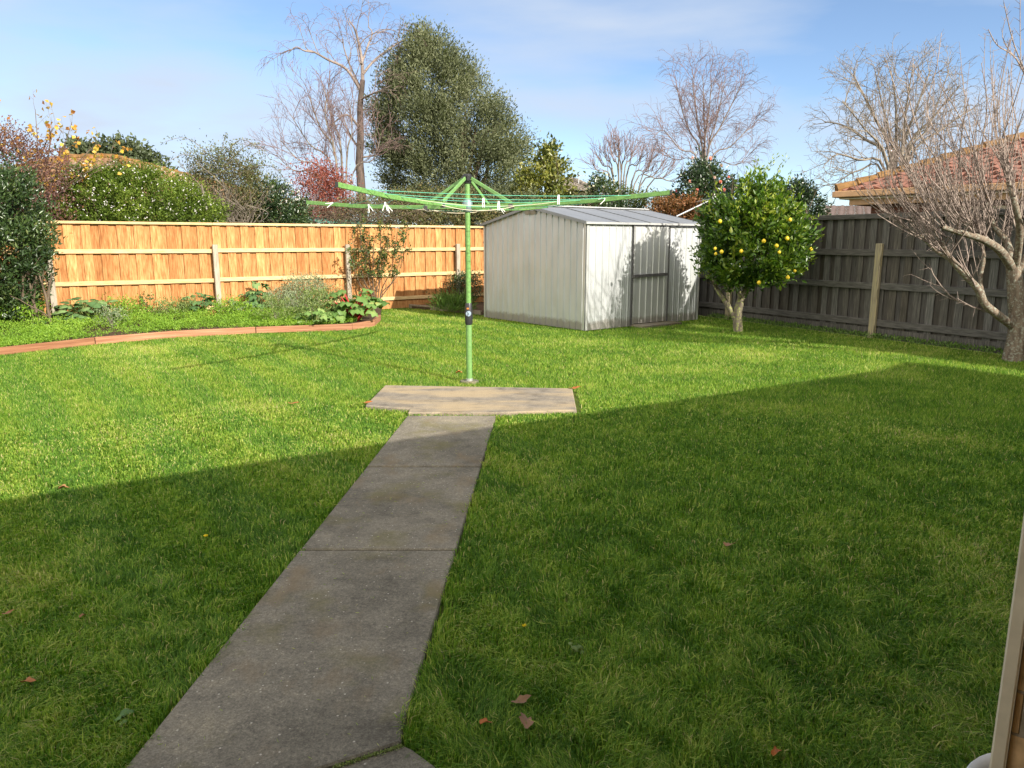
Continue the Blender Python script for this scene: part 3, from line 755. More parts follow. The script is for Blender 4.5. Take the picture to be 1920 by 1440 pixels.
# ------------------------------------------------------------------ rotary clothesline
HX, HY = -.46, 7.93
hoist = thing('rotary_clothesline', (HX, HY, 0), 'green rotary clothesline on a tall pole standing behind the concrete slab', 'clothesline')
m = MB(); m.tube([(HX, HY, -.02), (HX, HY, .64)], .031, 16); m.build('lower_pole', M['green_old'], hoist, True)
m = MB(); m.tube([(HX, HY, .80), (HX, HY, 2.10)], .027, 16)
for z in (1.1, 1.3, 1.45): m.tube([(HX, HY, z), (HX, HY, z + .004)], .0275, 16)
m.build('upper_pole', M['green'], hoist, True)
m = MB(); m.tube([(HX, HY, .615), (HX, HY, .63), (HX, HY, .70), (HX, HY, .83), (HX, HY, .845)], [.034, .040, .043, .036, .031], 18)
col_ = m.build('winder_housing', M['black'], hoist, True)
m = MB(); m.tube([(HX, HY - .035, .735), (HX, HY - .062, .735)], [.029, .026], 16); m.tube([(HX, HY - .062, .735), (HX, HY - .072, .735)], [.012, .010], 12)
m.box((HX, HY - .066, .735), (.008, .012, .05)); m.build('winder_knob', M['knob'], col_, True)
m = MB(); m.box((HX - .006, HY - .047, .79), (.022, .008, .014)); m.build('catch', M['orangeplastic'], col_)
m = MB(); m.tube([(HX, HY, 2.07), (HX, HY, 2.085), (HX, HY, 2.155), (HX, HY, 2.165)], [.036, .043, .043, .034], 18)
for k in range(4):
    a = k * math.pi / 2 + .4; m.box((HX + .043 * math.cos(a), HY + .043 * math.sin(a), 2.12), (.03, .03, .05))
m.build('pole_cap', M['black'], hoist, True)
m = MB(); m.tube([(HX, HY, 1.785), (HX, HY, 1.80), (HX, HY, 1.88), (HX, HY, 1.91)], [.040, .052, .052, .034], 18); m.build('hub', M['hubgrey'], hoist, True)
m = MB(); m.tube([(HX, HY, -.01), (HX, HY, .035)], .037, 16); m.build('ground_sleeve', M['steel'], hoist, True)
m = MB(); m.poly([(HX + .10 * math.cos(a * .6 + .2), HY + .10 * math.sin(a * .6 + .2)) for a in range(10)], -.04, .008); m.build('footing', M['concrete'], hoist)
th = math.atan2(.909, -1.907); AL = 2.11
arms = {}
Z0, Z1 = 1.835, 1.925
for nm, a in (('b', th), ('a', th + math.pi / 2), ('c', th + math.pi), ('d', th - math.pi / 2)):
    d = Vector((math.cos(a), math.sin(a), 0)); arms[nm] = d
    p0 = Vector((HX, HY, Z0)) + d * .05; p1 = Vector((HX, HY, Z1)) + d * AL
    pts = [p0, Vector((HX, HY, Z0 + .012)) + d * .8, Vector((HX, HY, Z0 + .035)) + d * 1.4, p1]
    m = MB()
    for i in range(3): m.bar(pts[i] - (pts[i + 1] - pts[i]).normalized() * (.002 if i else 0), pts[i + 1], .022, .042 if i < 2 else .0415)
    arm = m.build('arm', M['green'], hoist, bevel=.003)
    m = MB(); q = p1 + d * .004; m.bar(q - d * .004, q + d * .006, .024, .044); m.build('end_cap', M['black'], arm)
    m = MB()
    s0 = Vector((HX, HY, 2.12)) + d * .045; s1 = Vector((HX, HY, Z0 + .03)) + d * .50
    m.bar(s0, s1, .018, .034); m.build('strut', M['green_old'], hoist, bevel=.003)
    m = MB(); m.box(Vector((HX, HY, Z0 - .002)) + d * .50, (.045, .03, .05), Matrix.Rotation(a, 3, 'Z')); m.build('strut_bracket', M['rust'], hoist)
def arm_pt(k, r_): 
    t = r_ / AL; z = Z0 + (.012 * min(r_ / .8, 1) if r_ < .8 else (.012 + .023 * (r_ - .8) / .6 if r_ < 1.4 else .035 + (Z1 - Z0 - .035) * (r_ - 1.4) / .71))
    return Vector((HX, HY, z + .012)) + arms[k] * r_
LINES = []
for j, r_ in enumerate((.75, 1.0, 1.25, 1.5, 1.75)):
    m = MB()
    for a, b in (('a', 'b'), ('a', 'c'), ('c', 'd'), ('d', 'b')):
        p, q = arm_pt(a, r_), arm_pt(b, r_); sag = .012 + .022 * random.random() + (.02 if j < 2 else 0)
        pts = [p + (q - p) * t - Vector((0, 0, sag * 4 * t * (1 - t))) for t in [i / 10 for i in range(11)]]
        m.tube(pts, .0022, 5); LINES.append((a + b, r_, pts))
    m.build('line', M['cordgreen'] if j in (0, 2, 3, 4) and j != 1 else M['cordpale'], hoist, True)
m = MB()
for a, b in (('a', 'b'), ('a', 'c'), ('c', 'd'), ('d', 'b')):
    p, q = arm_pt(a, .55) , arm_pt(b, .55); m.tube([p + (q - p) * t - Vector((0, 0, .02 + .05 * 4 * t * (1 - t))) for t in [i / 8 for i in range(9)]], .003, 5)
m.build('line', M['cordpale'], hoist, True)
def peg(u, key, r_, tilt, lab, openv=.012):
    pts = [l for l in LINES if l[0] == key and l[1] == r_][0][2]
    best = None
    for i in range(len(pts) - 1):
        for t in (0, .25, .5, .75):
            p = pts[i] + (pts[i + 1] - pts[i]) * t; k = p - Vector((0, 0, CAMH))
            f = k.y * cp_ - k.z * sp_; uu = 960 + 1400 * k.x / f
            if best is None or abs(uu - u) < best[0]: best = (abs(uu - u), p)
    p = best[1]
    R_ = Matrix.Rotation(tilt, 3, 'Y')
    o = thing('clothes_peg', p, lab, 'clothes peg', 'white pegs left on the clothesline')
    for sgn in (-1, 1):
        m = MB(); vs = []
        for (x0, z_, wx) in ((.0, .012, .0055), (.003, -.018, .0075), (openv, -.074, .0065)):
            for sx, sy in ((-1, -1), (1, -1), (1, 1), (-1, 1)):
                vs.append(R_ @ Vector((sgn * x0 + sgn * .004 + sx * wx / 2, sy * .0065, z_)))
        fs = [(0, 1, 2, 3), (11, 10, 9, 8)] + [(4 * i + k, 4 * i + 4 + k, 4 * i + 4 + (k + 1) % 4, 4 * i + (k + 1) % 4) for i in range(2) for k in range(4)]
        m.add(vs, fs); m.build('peg_leg', M['whiteplastic'], o, world=False)
    m = MB(); m.tube([R_ @ Vector((-.008, 0, -.018)), R_ @ Vector((.008, 0, -.018))], .006, 8); m.build('spring', M['steel'], o, world=False)
random.seed(8)
peg(590, 'ab', 1.75, 1.2, 'white peg leaning sideways, farthest left on the clothesline', .02)
peg(685, 'ab', 1.25, -.35, 'white open-legged peg, second from the left on the clothesline', .02)
peg(708, 'ab', 1.0, -.5, 'tilted white peg, third from the left on the clothesline', .016)
peg(722, 'ab', 1.25, .05, 'white peg spread like an inverted V, fourth from the left on the line', .02)
peg(908, 'ac', 1.5, 0, 'upright white peg just right of the green pole', .004)
peg(936, 'ac', 1.25, 0, 'upright white peg beside another, second right of the green pole', .004)
peg(918, 'cd', .75, -.7, 'tilted white peg lying by the foot of the right strut', .008)
peg(1048, 'ac', 1.75, 0, 'lone upright white peg in front of the shed ridge', .003)
peg(1148, 'cd', 1.5, 1.1, 'white sideways peg near the tip of the right arm', .02)

# ------------------------------------------------------------------ lemon tree
LT = G(1386, 621); lt = thing('lemon_tree', (LT.x, LT.y, 0), 'lemon tree with glossy leaves and yellow fruit on the lawn beside the shed', 'tree')
r = np.random.RandomState(21); outp = {}
spec = [dict(), dict(n=5, angle=35, len=.5, rr=.5, wander=.15, up=.3, start=.5, seg=5), dict(n=5, angle=40, len=.5, rr=.5, wander=.2, start=.3, seg=4)]
Y = LT.y
def PP(lst, Y): return [P(u, v, Y + (dy[0] if dy else 0)) for u, v, *dy in lst]
limb(r, [(LT.x - .01, Y, -.05)] + PP([(1383, 590), (1390, 560), (1404, 535)], Y) + PP([(1408, 505), (1400, 470)], Y), .082, .036, spec, outp)
limb(r, PP([(1380, 600), (1360, 565, .05), (1343, 540, .1), (1335, 510, .2)], Y), .05, .025, spec, outp)
limb(r, PP([(1402, 540), (1420, 500, .1), (1440, 470, .2)], Y), .05, .02, spec, outp)
limb(r, PP([(1390, 575), (1383, 530, -.1), (1375, 490, -.2)], Y), .04, .02, spec, outp)
emit(outp, 0, B['citrus'], B['brown'], lt, 9, 4, bname='branches')
LPROF = (Y - .22, [(336, 1398, 1445), (352, 1376, 1462), (368, 1348, 1484), (400, 1326, 1504), (430, 1318, 1520), (465, 1310, 1528), (495, 1310, 1520), (512, 1320, 1500), (524, 1330, 1480), (532, 1334, 1400)])
crown('crown', L['citrus'], lt, LPROF, .9, 600, 25, .32, .05, .088, .040, 22, up=.5, shell=.62, lump=.62, kdiv=15)
# upright pale shoots at the top
r = np.random.RandomState(23)
cs = []; ds = []
for u, v, dy in ((1415, 345, 0), (1418, 320, .1), (1441, 318, .2), (1462, 322, .1), (1408, 350, -.2), (1470, 352, 0), (1390, 358, .1), (1432, 340, .1), (1360, 378, -.1), (1490, 388, -.2), (1345, 392, .2), (1450, 345, .3), (1508, 425, 0), (1520, 455, -.1), (1515, 490, .1), (1322, 430, 0), (1316, 480, .1), (1330, 515, -.2), (1500, 510, -.2), (1400, 352, -.5), (1436, 372, -.7), (1380, 395, -.7), (1468, 395, -.6), (1352, 372, 0), (1335, 402, -.3), (1482, 372, .1)):
    cs.append(P(u, v, Y + dy)); ds.append(((u - 1417) / 110 + r.normal() * .15, r.normal() * .15, 1 - max(0, (v - 400) / 110)))
cs = np.array([list(c) for c in cs]); ds = np.array(ds)
pos, ax = sprays(r, cs, ds, 22, .34, .022, .5)
# a few pale shoots are joined to the crown by their stems
ob('shoots', leaves_mesh('shoots', pos - local(lt), ax, .065, .022, .75 + .25 * r.rand(len(pos)), r), L['citrus'], lt)['kind'] = 'stuff'
for i, (u, v) in enumerate(((1350, 415), (1481, 412), (1476, 447), (1456, 461), (1341, 466), (1353, 472), (1390, 471), (1342, 476), (1520, 467), (1477, 520), (1423, 530), (1461, 473), (1490, 508), (1432, 452))):
    m = MB(); yy = Y - .93 * math.sqrt(max(.05, 1 - ((u - 1417) / 112) ** 2)) * (.95 if v > 500 else 1); c = P(u, v, yy - .22); s = .030 if i not in (4, 7, 11, 12) else .025
    rows = [(-1.18, .05), (-1.0, .35), (-.7, .75), (-.25, .98), (.25, .98), (.7, .72), (.95, .38), (1.12, .06)]
    vs = []; n = 12
    for z_, q in rows:
        for k in range(n): vs.append(c + Vector((q * s * math.cos(2 * math.pi * k / n), q * s * math.sin(2 * math.pi * k / n), z_ * s)))
    fs = [(a * n + k, a * n + (k + 1) % n, (a + 1) * n + (k + 1) % n, (a + 1) * n + k) for a in range(len(rows) - 1) for k in range(n)]
    m.add(vs, fs + [tuple(range(n - 1, -1, -1)), tuple((len(rows) - 1) * n + k for k in range(n))]); m.build('lemon', M['lemon'], lt, True)

# ------------------------------------------------------------------ bare fruit tree, right foreground
FB = Vector((6.38, 9.4, 0)); ft = thing('bare_fruit_tree', FB, 'leafless fruit tree with lichen-flecked trunk at the right edge of the lawn', 'tree')
r = np.random.RandomState(31); outp = {}; Y = FB.y
spec = [dict(),
        dict(n=3.4, angle=42, len=.95, abs=True, rr=.34, rmin=.007, wander=.10, up=.75, trop=.18, start=.12, seg=7, tip=.3),
        dict(n=4.6, angle=32, len=.42, rr=.55, rmin=.0045, wander=.08, up=.25, trop=.12, start=.12, seg=5, tip=.4),
        dict(n=11.0, angle=50, len=.12, abs=True, rr=.5, rmin=.0026, wander=.08, start=.1, seg=3, tip=.6)]
limb(r, [FB - Vector((0, 0, .08)), FB + Vector((.0, 0, .04))] + PP([(1908, 620), (1905, 560), (1900, 500)], Y), .135, .085, [dict(), dict(n=2, angle=60, len=.3, abs=True, rr=.1, wander=.2, start=.4)], outp)
limb(r, PP([(1900, 612), (1870, 590, -.1), (1845, 568, -.15), (1832, 540, -.2), (1805, 512, -.25), (1778, 480, -.3), (1765, 450, -.3)], Y), .055, .028, spec, outp)
limb(r, PP([(1900, 505), (1875, 470, -.2), (1840, 448, -.4), (1800, 436, -.5), (1765, 425, -.6)], Y), .06, .024, spec, outp)
limb(r, PP([(1900, 505), (1888, 455, .2), (1862, 420, .3), (1850, 380, .4)], Y), .05, .024, spec, outp)
limb(r, PP([(1902, 520), (1935, 470, .0), (1965, 430, 0), (1990, 400, 0)], Y), .065, .03, spec, outp)
limb(r, PP([(1903, 505), (1912, 440, -.3), (1905, 390, -.5), (1890, 340, -.5)], Y), .05, .024, spec, outp)
limb(r, PP([(1835, 545, -.2), (1800, 500, .1), (1755, 470, .2), (1725, 440, .25)], Y), .035, .015, spec, outp)
limb(r, PP([(1840, 448, -.4), (1800, 410, .0), (1770, 390, .2), (1745, 375, .3)], Y), .03, .014, spec, outp)
limb(r, PP([(1850, 575), (1838, 530, .2), (1845, 480, .3), (1835, 440, .4)], Y), .03, .018, spec, outp)
sp2 = spec[2:]; sp2 = [dict()] + spec[2:]
for pl in ([(1780, 480), (1740, 455), (1690, 430), (1645, 402)], [(1770, 440), (1720, 400), (1690, 350), (1668, 290), (1655, 215)],
           [(1770, 430), (1740, 360), (1718, 290), (1690, 200), (1660, 110)], [(1800, 436), (1790, 380), (1775, 300), (1762, 220), (1712, 120)], [(1820, 440), (1775, 330), (1725, 250), (1700, 160), (1712, 105)],
           [(1760, 430), (1715, 330), (1712, 220), (1712, 110)], [(1850, 400), (1800, 300), (1740, 220), (1757, 120), (1765, 62)], [(1850, 380), (1830, 300), (1800, 220), (1762, 160)],
           [(1860, 400), (1840, 300), (1850, 200), (1840, 118)], [(1985, 405), (1960, 300), (1930, 160), (1900, 80), (1882, 5)], [(1905, 390), (1890, 300), (1880, 200), (1889, 125)],
           [(1975, 430), (1930, 330), (1905, 230), (1890, 130)], [(1935, 170), (1905, 110), (1870, 85), (1853, 55)], [(1775, 445), (1730, 420), (1665, 400), (1625, 360)], [(1890, 350), (1868, 250), (1861, 150), (1858, 128)]):
    dy = r.uniform(-.7, .5); limb(r, PP([(u, v, dy * i / 3) for i, (u, v) in enumerate(pl)], Y), .013, .0045, sp2, outp, 1)
pool = np.concatenate([p[0][3:] for p in outp[0][1:]] + [p[0][2:5] for p in outp[1] if p[0][0][2] > 1.3]); pool = pool[pool[:, 2] > 1.25]
for i in range(235):                                                   # dense upright one-year shoots springing from the limbs
    b_ = pool[r.randint(len(pool))]; k_ = (b_[0] - 6.15) / .8 + r.normal() * .35; Lh = r.uniform(.45, 1.75) * (1 - .12 * abs(k_))
    d_ = np.array([k_ * .42, r.normal() * .28 + (b_[1] - Y) * .3, 1.0]); d_ /= np.linalg.norm(d_); q_ = np.array([k_ * .10, r.normal() * .05, 0])
    limb(r, [b_, b_ + d_ * Lh * .33 + q_ * .8, b_ + d_ * Lh * .68 + q_, b_ + d_ * Lh + np.array([0, 0, .08])], .0075, .003, sp2, outp, 1)
emit(outp, 0, B['fruit'], B['fruittwig'], ft, 9, 3)

# ------------------------------------------------------------------ left evergreen bush
lb = thing('laurel_bush', (-7.6, 11.9, 0), 'tall dense dark evergreen bush at the left edge in front of the orange fence', 'bush')
crown('crown', L['laurel'], lb, (11.9, [(295, -160, 30), (340, -190, 62), (400, -200, 86), (450, -200, 94), (500, -190, 82), (550, -170, 66), (585, -150, 60), (612, -140, 44)]), .8, 1050, 30, .32, .05, .075, .028, 41, up=.5, shell=.62, lump=.3)
outp = {}; r = np.random.RandomState(3)
for i in range(5): grow(r, (-7.8 + i * .12, 11.9, .0), (r.normal() * .08, r.normal() * .1, 1), 1.0, .03, 0, [dict(wander=.08), dict(n=3, angle=30, len=.5, rr=.5)], outp)
tubes_obj('trunk', outp[0] + outp[1], B['brown'], lb, 5)

def bush(name, label, cat, prof, leaf, seed, twig=None, group=None, **kw):
    Y, rows = prof; rows_s = sorted(rows); vb = rows_s[-1]; cx = P((vb[1] + vb[2]) / 2, vb[0], Y).x
    z0 = 0.0; t = thing(name, (cx, Y, 0), label, cat, group)
    crown('foliage', leaf, t, prof, seed=seed, **kw)
    r = np.random.RandomState(seed + 500); o_ = {}
    zt = P(960, rows_s[0][0], Y).z; wv = P(rows_s[len(rows_s) // 2][2], 400, Y).x - P(rows_s[len(rows_s) // 2][1], 400, Y).x
    for i in range(6):
        grow(r, (cx + r.normal() * wv * .08, Y + r.normal() * .1, 0), (r.normal() * .35 * wv / max(zt, .5), r.normal() * .25, 1), zt * .8, .02 + .008 * zt, 0,
             [dict(wander=.08, seg=6), dict(n=5, angle=35, len=.4, rr=.5, wander=.12, up=.2), dict(n=4, angle=35, len=.45, rr=.5, wander=.15)], o_)
    tubes_obj('stems', o_[0] + o_[1] + o_[2], twig or B['brown'], t, 4)
    return t

# shrubs and trees beyond the left fence
purp = bush('autumn_shrub', 'purple-brown autumn shrub behind the dark bush at the far left', 'shrub', (14.2, [(222, -60, 18), (245, -120, 55), (280, -160, 100), (330, -180, 132), (400, -180, 136), (470, -160, 100)]), L['purple'], 51, B['twigpink'], ns=1100, n_per=24, sl=.45, spread=.07, ll=.045, lw=.024, up=.5, lump=.3)
yt = thing('yellow_leaf_tree', (P(60, 420, 14.8).x, 14.8, 0), 'young bare tree holding a few round yellow leaves above the bright shrub', 'tree')
r = np.random.RandomState(52); outp = {}
spy = [dict(), dict(n=2.6, angle=40, len=.5, abs=True, rr=.5, rmin=.004, wander=.1, up=.4, start=.3, seg=5), dict(n=5.0, angle=45, len=.2, abs=True, rr=.5, rmin=.003, wander=.1, up=.1, seg=3)]
for pl in ([(60, 480), (62, 350), (70, 280), (66, 205)], [(60, 420), (95, 350), (115, 290), (132, 238)], [(62, 420), (110, 360), (160, 325), (215, 300)], [(60, 400), (40, 300), (10, 240)],
           [(62, 410), (120, 340), (150, 300), (180, 270)], [(60, 400), (85, 320), (95, 260), (92, 240)], [(62, 420), (130, 350), (190, 318), (228, 295)], [(60, 400), (30, 330), (-10, 260), (-30, 200)], [(60, 380), (75, 300), (100, 240), (118, 250)]):
    dy = r.uniform(-.5, .4); limb(r, [(P(60, 420, 14.8).x, 14.8, 0)] + PP([(u, v, dy * i / 3) for i, (u, v) in enumerate(pl)], 14.8), .022, .005, spy, outp)
emit(outp, 0, B['brown'], B['twiggrey'], yt, 5, 3, bname='branches')
tips = np.array([p[0][k] for l in (1, 2) for p in outp[l] for k in (-1, -2) if True]); tips = tips[tips[:, 2] > 1.9]
tips = tips[r.rand(len(tips)) < .62]
axl = rv(r, len(tips)); axl[:, 2] -= .3; axl /= np.linalg.norm(axl, axis=1, keepdims=True)
ob('foliage', leaves_mesh('foliage', tips - local(yt), axl, .085, .085, r.rand(len(tips)), r, .1), L['yellow'], yt)

HP = (15.4, [(302, 170, 255), (316, 125, 318), (336, 95, 362), (364, 80, 400), (392, 78, 428), (425, 84, 428), (470, 95, 420)])
hb = bush('flowering_shrub', 'broad bright green shrub dotted with tiny pale flowers above the orange fence', 'shrub', HP, L['hebe'], 61, ns=1700, n_per=36, sl=.26, spread=.045, ll=.055, lw=.020, up=.6, depth=.45, lump=.15, shell=.5)
flowers('flowers', L['white'], hb, (15.35, [(310, 150, 285), (330, 118, 335), (360, 95, 375), (392, 95, 410), (415, 160, 400)]), .62, 420, .021, 62, petals=4)
AB_ = bush('arching_shrub', 'half-bare brown and olive shrub with arching sprays left of the red bush', 'shrub', (16.5, [(268, 385, 440), (290, 350, 470), (320, 345, 495), (350, 350, 500), (390, 385, 500), (430, 400, 480)]), L['brownleaf'], 71, B['twiggrey'], ns=460, n_per=24, sl=.5, spread=.09, ll=.045, lw=.022, up=.3, lump=.5, depth=.7)
crown('upper_foliage', L['olive'], AB_, (16.45, [(258, 395, 432), (280, 355, 455), (310, 340, 440), (345, 345, 400)]), .7, 70, 18, .5, .06, .05, .024, 72, up=.2)
r = np.random.RandomState(73); o_ = {}
for pl in ([(400, 300), (370, 270), (340, 258), (305, 268)], [(390, 310), (350, 290), (320, 300), (300, 306)], [(420, 290), (450, 262), (480, 275), (492, 300)], [(410, 300), (420, 265), (423, 250)], [(430, 300), (470, 270), (500, 290), (520, 330)], [(440, 330), (490, 310), (520, 318), (535, 340)]):
    limb(r, PP([(u, v, 0) for u, v in pl], 16.4), .010, .003, [dict(), dict(n=6.0, angle=60, len=.12, abs=True, rr=.5)], o_)
for i in range(60):
    u0 = r.uniform(390, 470); limb(r, PP([(u0, 430, -.2), (u0 + r.normal() * 18, 400, -.3), (u0 + r.normal() * 32, r.uniform(345, 385), -.5)], 16.3), .010, .004, [dict(), dict(n=3.0, angle=45, len=.3, abs=True, rr=.6)], o_)
tubes_obj('arching_stems', o_[0] + o_[1], B['twiggrey'], AB_, 3)
tips = np.concatenate([p[0][2:] for p in o_[0][:6]]); tips = np.repeat(tips, 4, 0) + r.normal(size=(len(tips) * 4, 3)) * .035
ob('spray_leaves', leaves_mesh('spray_leaves', tips - local(AB_), rv(r, len(tips)), .055, .028, r.rand(len(tips)), r), L['olive'], AB_)
GB = bush('white_flowered_shrub', 'dark green shrub with a few white flowers left of the red bush', 'shrub', (17.0, [(335, 500, 530), (350, 480, 560), (375, 478, 578), (410, 480, 585), (430, 480, 585)]), L['dark'], 81, ns=260, n_per=26, sl=.3, spread=.06, ll=.06, lw=.03, up=.3, rbias=.12)
flowers('flowers', L['white'], GB, (16.9, [(345, 500, 545), (380, 485, 570)]), .8, 16, .05, 82)
bush('red_berry_shrub', 'red-leaved shrub in front of the bare birch trunk', 'shrub', (19, [(295, 590, 610), (310, 560, 640), (335, 545, 655), (365, 545, 665), (410, 550, 660)]), L['red'], 91, B['twigpink'], ns=330, n_per=30, sl=.5, spread=.10, ll=.045, lw=.028, up=.4, lump=.3)
bush('olive_shrub', 'rounded olive green shrub standing against the brown arching shrub', 'shrub', (17.6, [(300, 455, 480), (330, 450, 500), (360, 450, 508), (420, 450, 505)]), L['hedgegreen'], 95, ns=130, n_per=24, sl=.35, spread=.06, ll=.055, lw=.028, up=.3)
# tangled hedge along the fence top between birch and shed
HG = bush('tangled_hedge', 'brown and green tangled creeper hedge above the middle of the orange fence', 'hedge', (18.9, [(350, 740, 880), (362, 690, 930), (378, 630, 960), (395, 600, 990), (412, 595, 1010), (440, 595, 1010)]), L['brownleaf'], 101, B['twiggrey'], ns=1100, n_per=26, sl=.3, spread=.07, ll=.05, lw=.026, up=.1, lump=.3, depth=.3, rbias=.1)
r = np.random.RandomState(102); o_ = {}
for i in range(200):
    u0 = 600 + 190 * r.rand() ** 1.3; v0 = r.uniform(385, 425); limb(r, PP([(u0, v0, -.4), (u0 + r.normal() * 12, v0 - r.uniform(4, 18), -.6), (u0 + r.normal() * 26, v0 + r.uniform(-10, 14), -.7)], 18.2), .007, .003, [dict()], o_)
tubes_obj('tangle', o_[0], B['brown'], HG, 3)
bush('dark_hedge', 'dark green leafy hedge between the clothesline pole and shed roof', 'hedge', (19.2, [(345, 860, 985), (370, 840, 1080), (400, 840, 1100), (450, 850, 1100)]), L['olive'], 103, ns=420, n_per=24, sl=.35, spread=.07, ll=.06, lw=.03, up=.1, depth=.3, rbias=-.1)

# far gum trees, neighbour roof and chimney
ft_ = thing('gum_tree', (P(215, 400, 60).x, 60, 0), 'distant dark gum tree with domed crowns above the tan roof', 'tree')
for i, pr in enumerate(([(262, 145, 175), (270, 132, 200), (290, 126, 208), (330, 130, 205)], [(266, 215, 240), (275, 200, 262), (300, 195, 285), (335, 195, 290)], [(276, 245, 262), (290, 235, 285), (315, 235, 315), (345, 240, 322)])):
    crown('crown', L['gum'], ft_, (60 + i, pr), .8, 130, 40, 1.1, .3, .34, .2, 110 + i, up=.2, lump=.6)
o_ = {}; r = np.random.RandomState(9)
for i in range(3): grow(r, (P(170 + 45 * i, 400, 60).x, 60, 0), (0, 0, 1), 7, .25, 0, [dict(), dict(n=4, angle=35, len=.4, rr=.5)], o_)
tubes_obj('trunk', o_[0] + o_[1], B['brown'], ft_, 5)

def tiled_plane(m, a, b, c, d, course=.32, wave=.2, amp=.018, step=.02):
    """a-b eave, d-c ridge (a->d, b->c slopes). makes wavy stepped tiles"""
    a, b, c, d = [Vector(x) for x in (a, b, c, d)]
    sl = (d - a).length; nr = max(3, int(max(sl, (c - b).length) / course)); nrm = (b - a).cross(d - a).normalized()
    if nrm.z < 0: nrm = -nrm
    e = (b - a).normalized()
    for i in range(nr):
        t0, t1 = i / nr, (i + 1) / nr + .02 / nr
        p0, q0 = a + (d - a) * t0, b + (c - b) * t0; p1, q1 = a + (d - a) * t1, b + (c - b) * t1
        L0 = (q0 - p0).length; k = max(2, int(L0 / wave * 6)); vs = []; 
        off = random.random() * .04
        for j in range(k + 1):
            s = j / k; x0 = p0 + (q0 - p0) * s; x1 = p1 + (q1 - p1) * s
            ph = (x0 - a).dot(e) / wave * 2 * math.pi + (i % 2) * math.pi; h = amp * math.sin(ph) + amp * .3 * math.sin(2 * ph)
            ph1 = (x1 - a).dot(e) / wave * 2 * math.pi + (i % 2) * math.pi; h1 = amp * math.sin(ph1) + amp * .3 * math.sin(2 * ph1)
            vs += [x0 + nrm * (h + step + .004), x1 + nrm * (h1 + .002), x0 + nrm * (h - .012)]
        fs = []
        for j in range(k): fs += [(3 * j, 3 * j + 3, 3 * j + 4, 3 * j + 1), (3 * j + 2, 3 * j + 5, 3 * j + 3, 3 * j)]
        m.add(vs, fs)

def hiproof(parent, corners, apexes, mat, ridgemat, tiles=True, **kw):
    """corners: 4 eave points; apexes: 2 ridge points (near corners 0/3 and 1/2)"""
    m = MB(); a, b, c, d = [Vector(x) for x in corners]; e, f = [Vector(x) for x in apexes]
    if tiles:
        tiled_plane(m, a, b, f, e, **kw); tiled_plane(m, d, a, e, e + (d - a) * .001, **kw); tiled_plane(m, c, d, e, f, **kw); tiled_plane(m, b, c, f + (c - b) * .001, f, **kw)
    else:
        m.add([a, b, c, d, e, f], [(0, 1, 5, 4), (3, 0, 4), (2, 3, 4, 5), (1, 2, 5)])
    ro = m.build('roof', mat, parent, smooth=False)
    m = MB()
    for p, q in ((a, e), (d, e), (b, f), (c, f), (e, f)):
        if (q - p).length < .2: continue
        n = max(2, int((q - p).length / .4))
        for i in range(n):
            x = p + (q - p) * i / n; y = p + (q - p) * (i + 1.05) / n; up = Vector((0, 0, .03))
            m.tube([x + up * 1.3, y + up * .8], [.11, .085], 8)
    m.build('ridge_tiles', ridgemat, ro, smooth=True)
    return ro
random.seed(5)
# left neighbour: tan tiled hip roof
nh = thing('neighbour_house', (P(190, 380, 26).x, 26, 0), 'neighbouring house with tan tiled hip roof and small chimney behind the flowering shrub', 'house')
pk = P(200, 293, 25); ez = 2.55
cL = Vector((pk.x - 5.2, 21.5, ez)); cR = Vector((P(365, 360, 21).x, 21.2, ez)); cB = Vector((cR.x + 1.5, 30, ez)); cD = Vector((cL.x, 30, ez))
hiproof(nh, (cL, cR, cB, cD), (Vector((pk.x - 1.5, 25.4, pk.z - .02)), Vector((pk.x, 25.4, pk.z))), M['tileold'], M['tilemoss'])
m = MB(); m.poly([(cL.x + .5, 22.0), (cR.x - .5, 21.7), (cB.x - .5, 29.5), (cL.x + .5, 29.5)], 0, ez - .06); m.build('wall', M['brick_red'], nh)
m = MB(); c = P(120, 296, 23); m.box((c.x, 23.0, c.z - .35), (.2, .2, 1.0)); m.box((c.x, 23.0, c.z + .17), (.25, .25, .05)); m.box((c.x, 23.0, c.z + .24), (.15, .15, .10)); m.build('chimney', M['brick_red'], nh)
# low outbuilding with cream boards
ob_ = thing('outbuilding', (P(480, 400, 21).x, 21, 0), 'low flat outbuilding with cream fascia boards and mossy tile roof behind the fence', 'shed')
m = MB(); a, b = P(440, 404, 20), P(522, 407, 20); m.bar(a, b, .06, .07, rnd=.5); m.build('fascia', M['cream'], ob_); m = MB(); a, b = P(452, 392, 21.4), P(522, 397, 21.4); m.bar(a, b, .06, .11); m.build('fascia', M['cream'], ob_)
m = MB(); a, b = P(430, 400, 20.6), P(523, 402, 20.6); m.poly([(a.x - 1, 20.04), (b.x, 20.04), (b.x, 22), (a.x - 1, 22)], 2.10, 2.14); m.build('roof_sheet', M['tilegrey'], ob_)
m = MB(); m.poly([(a.x, 20.2), (b.x - .1, 20.2), (b.x - .1, 21.3), (a.x, 21.3)], 0, 2.05); m.build('wall', M['rust'], ob_)
m = MB(); tiled_plane(m, P(430, 396, 22), P(510, 398, 22), P(480, 378, 23.5), P(440, 376, 23.5)); m.build('tile_roof', M['tilemoss'], ob_)
wb = thing('weatherboard_wall', (P(597, 410, 21).x, 21, 0), 'pale grey weatherboard wall glimpsed beyond the white-flowered shrub', 'building')
m = MB(); x0, x1 = P(570, 400, 21).x, P(640, 400, 21).x; z = 0
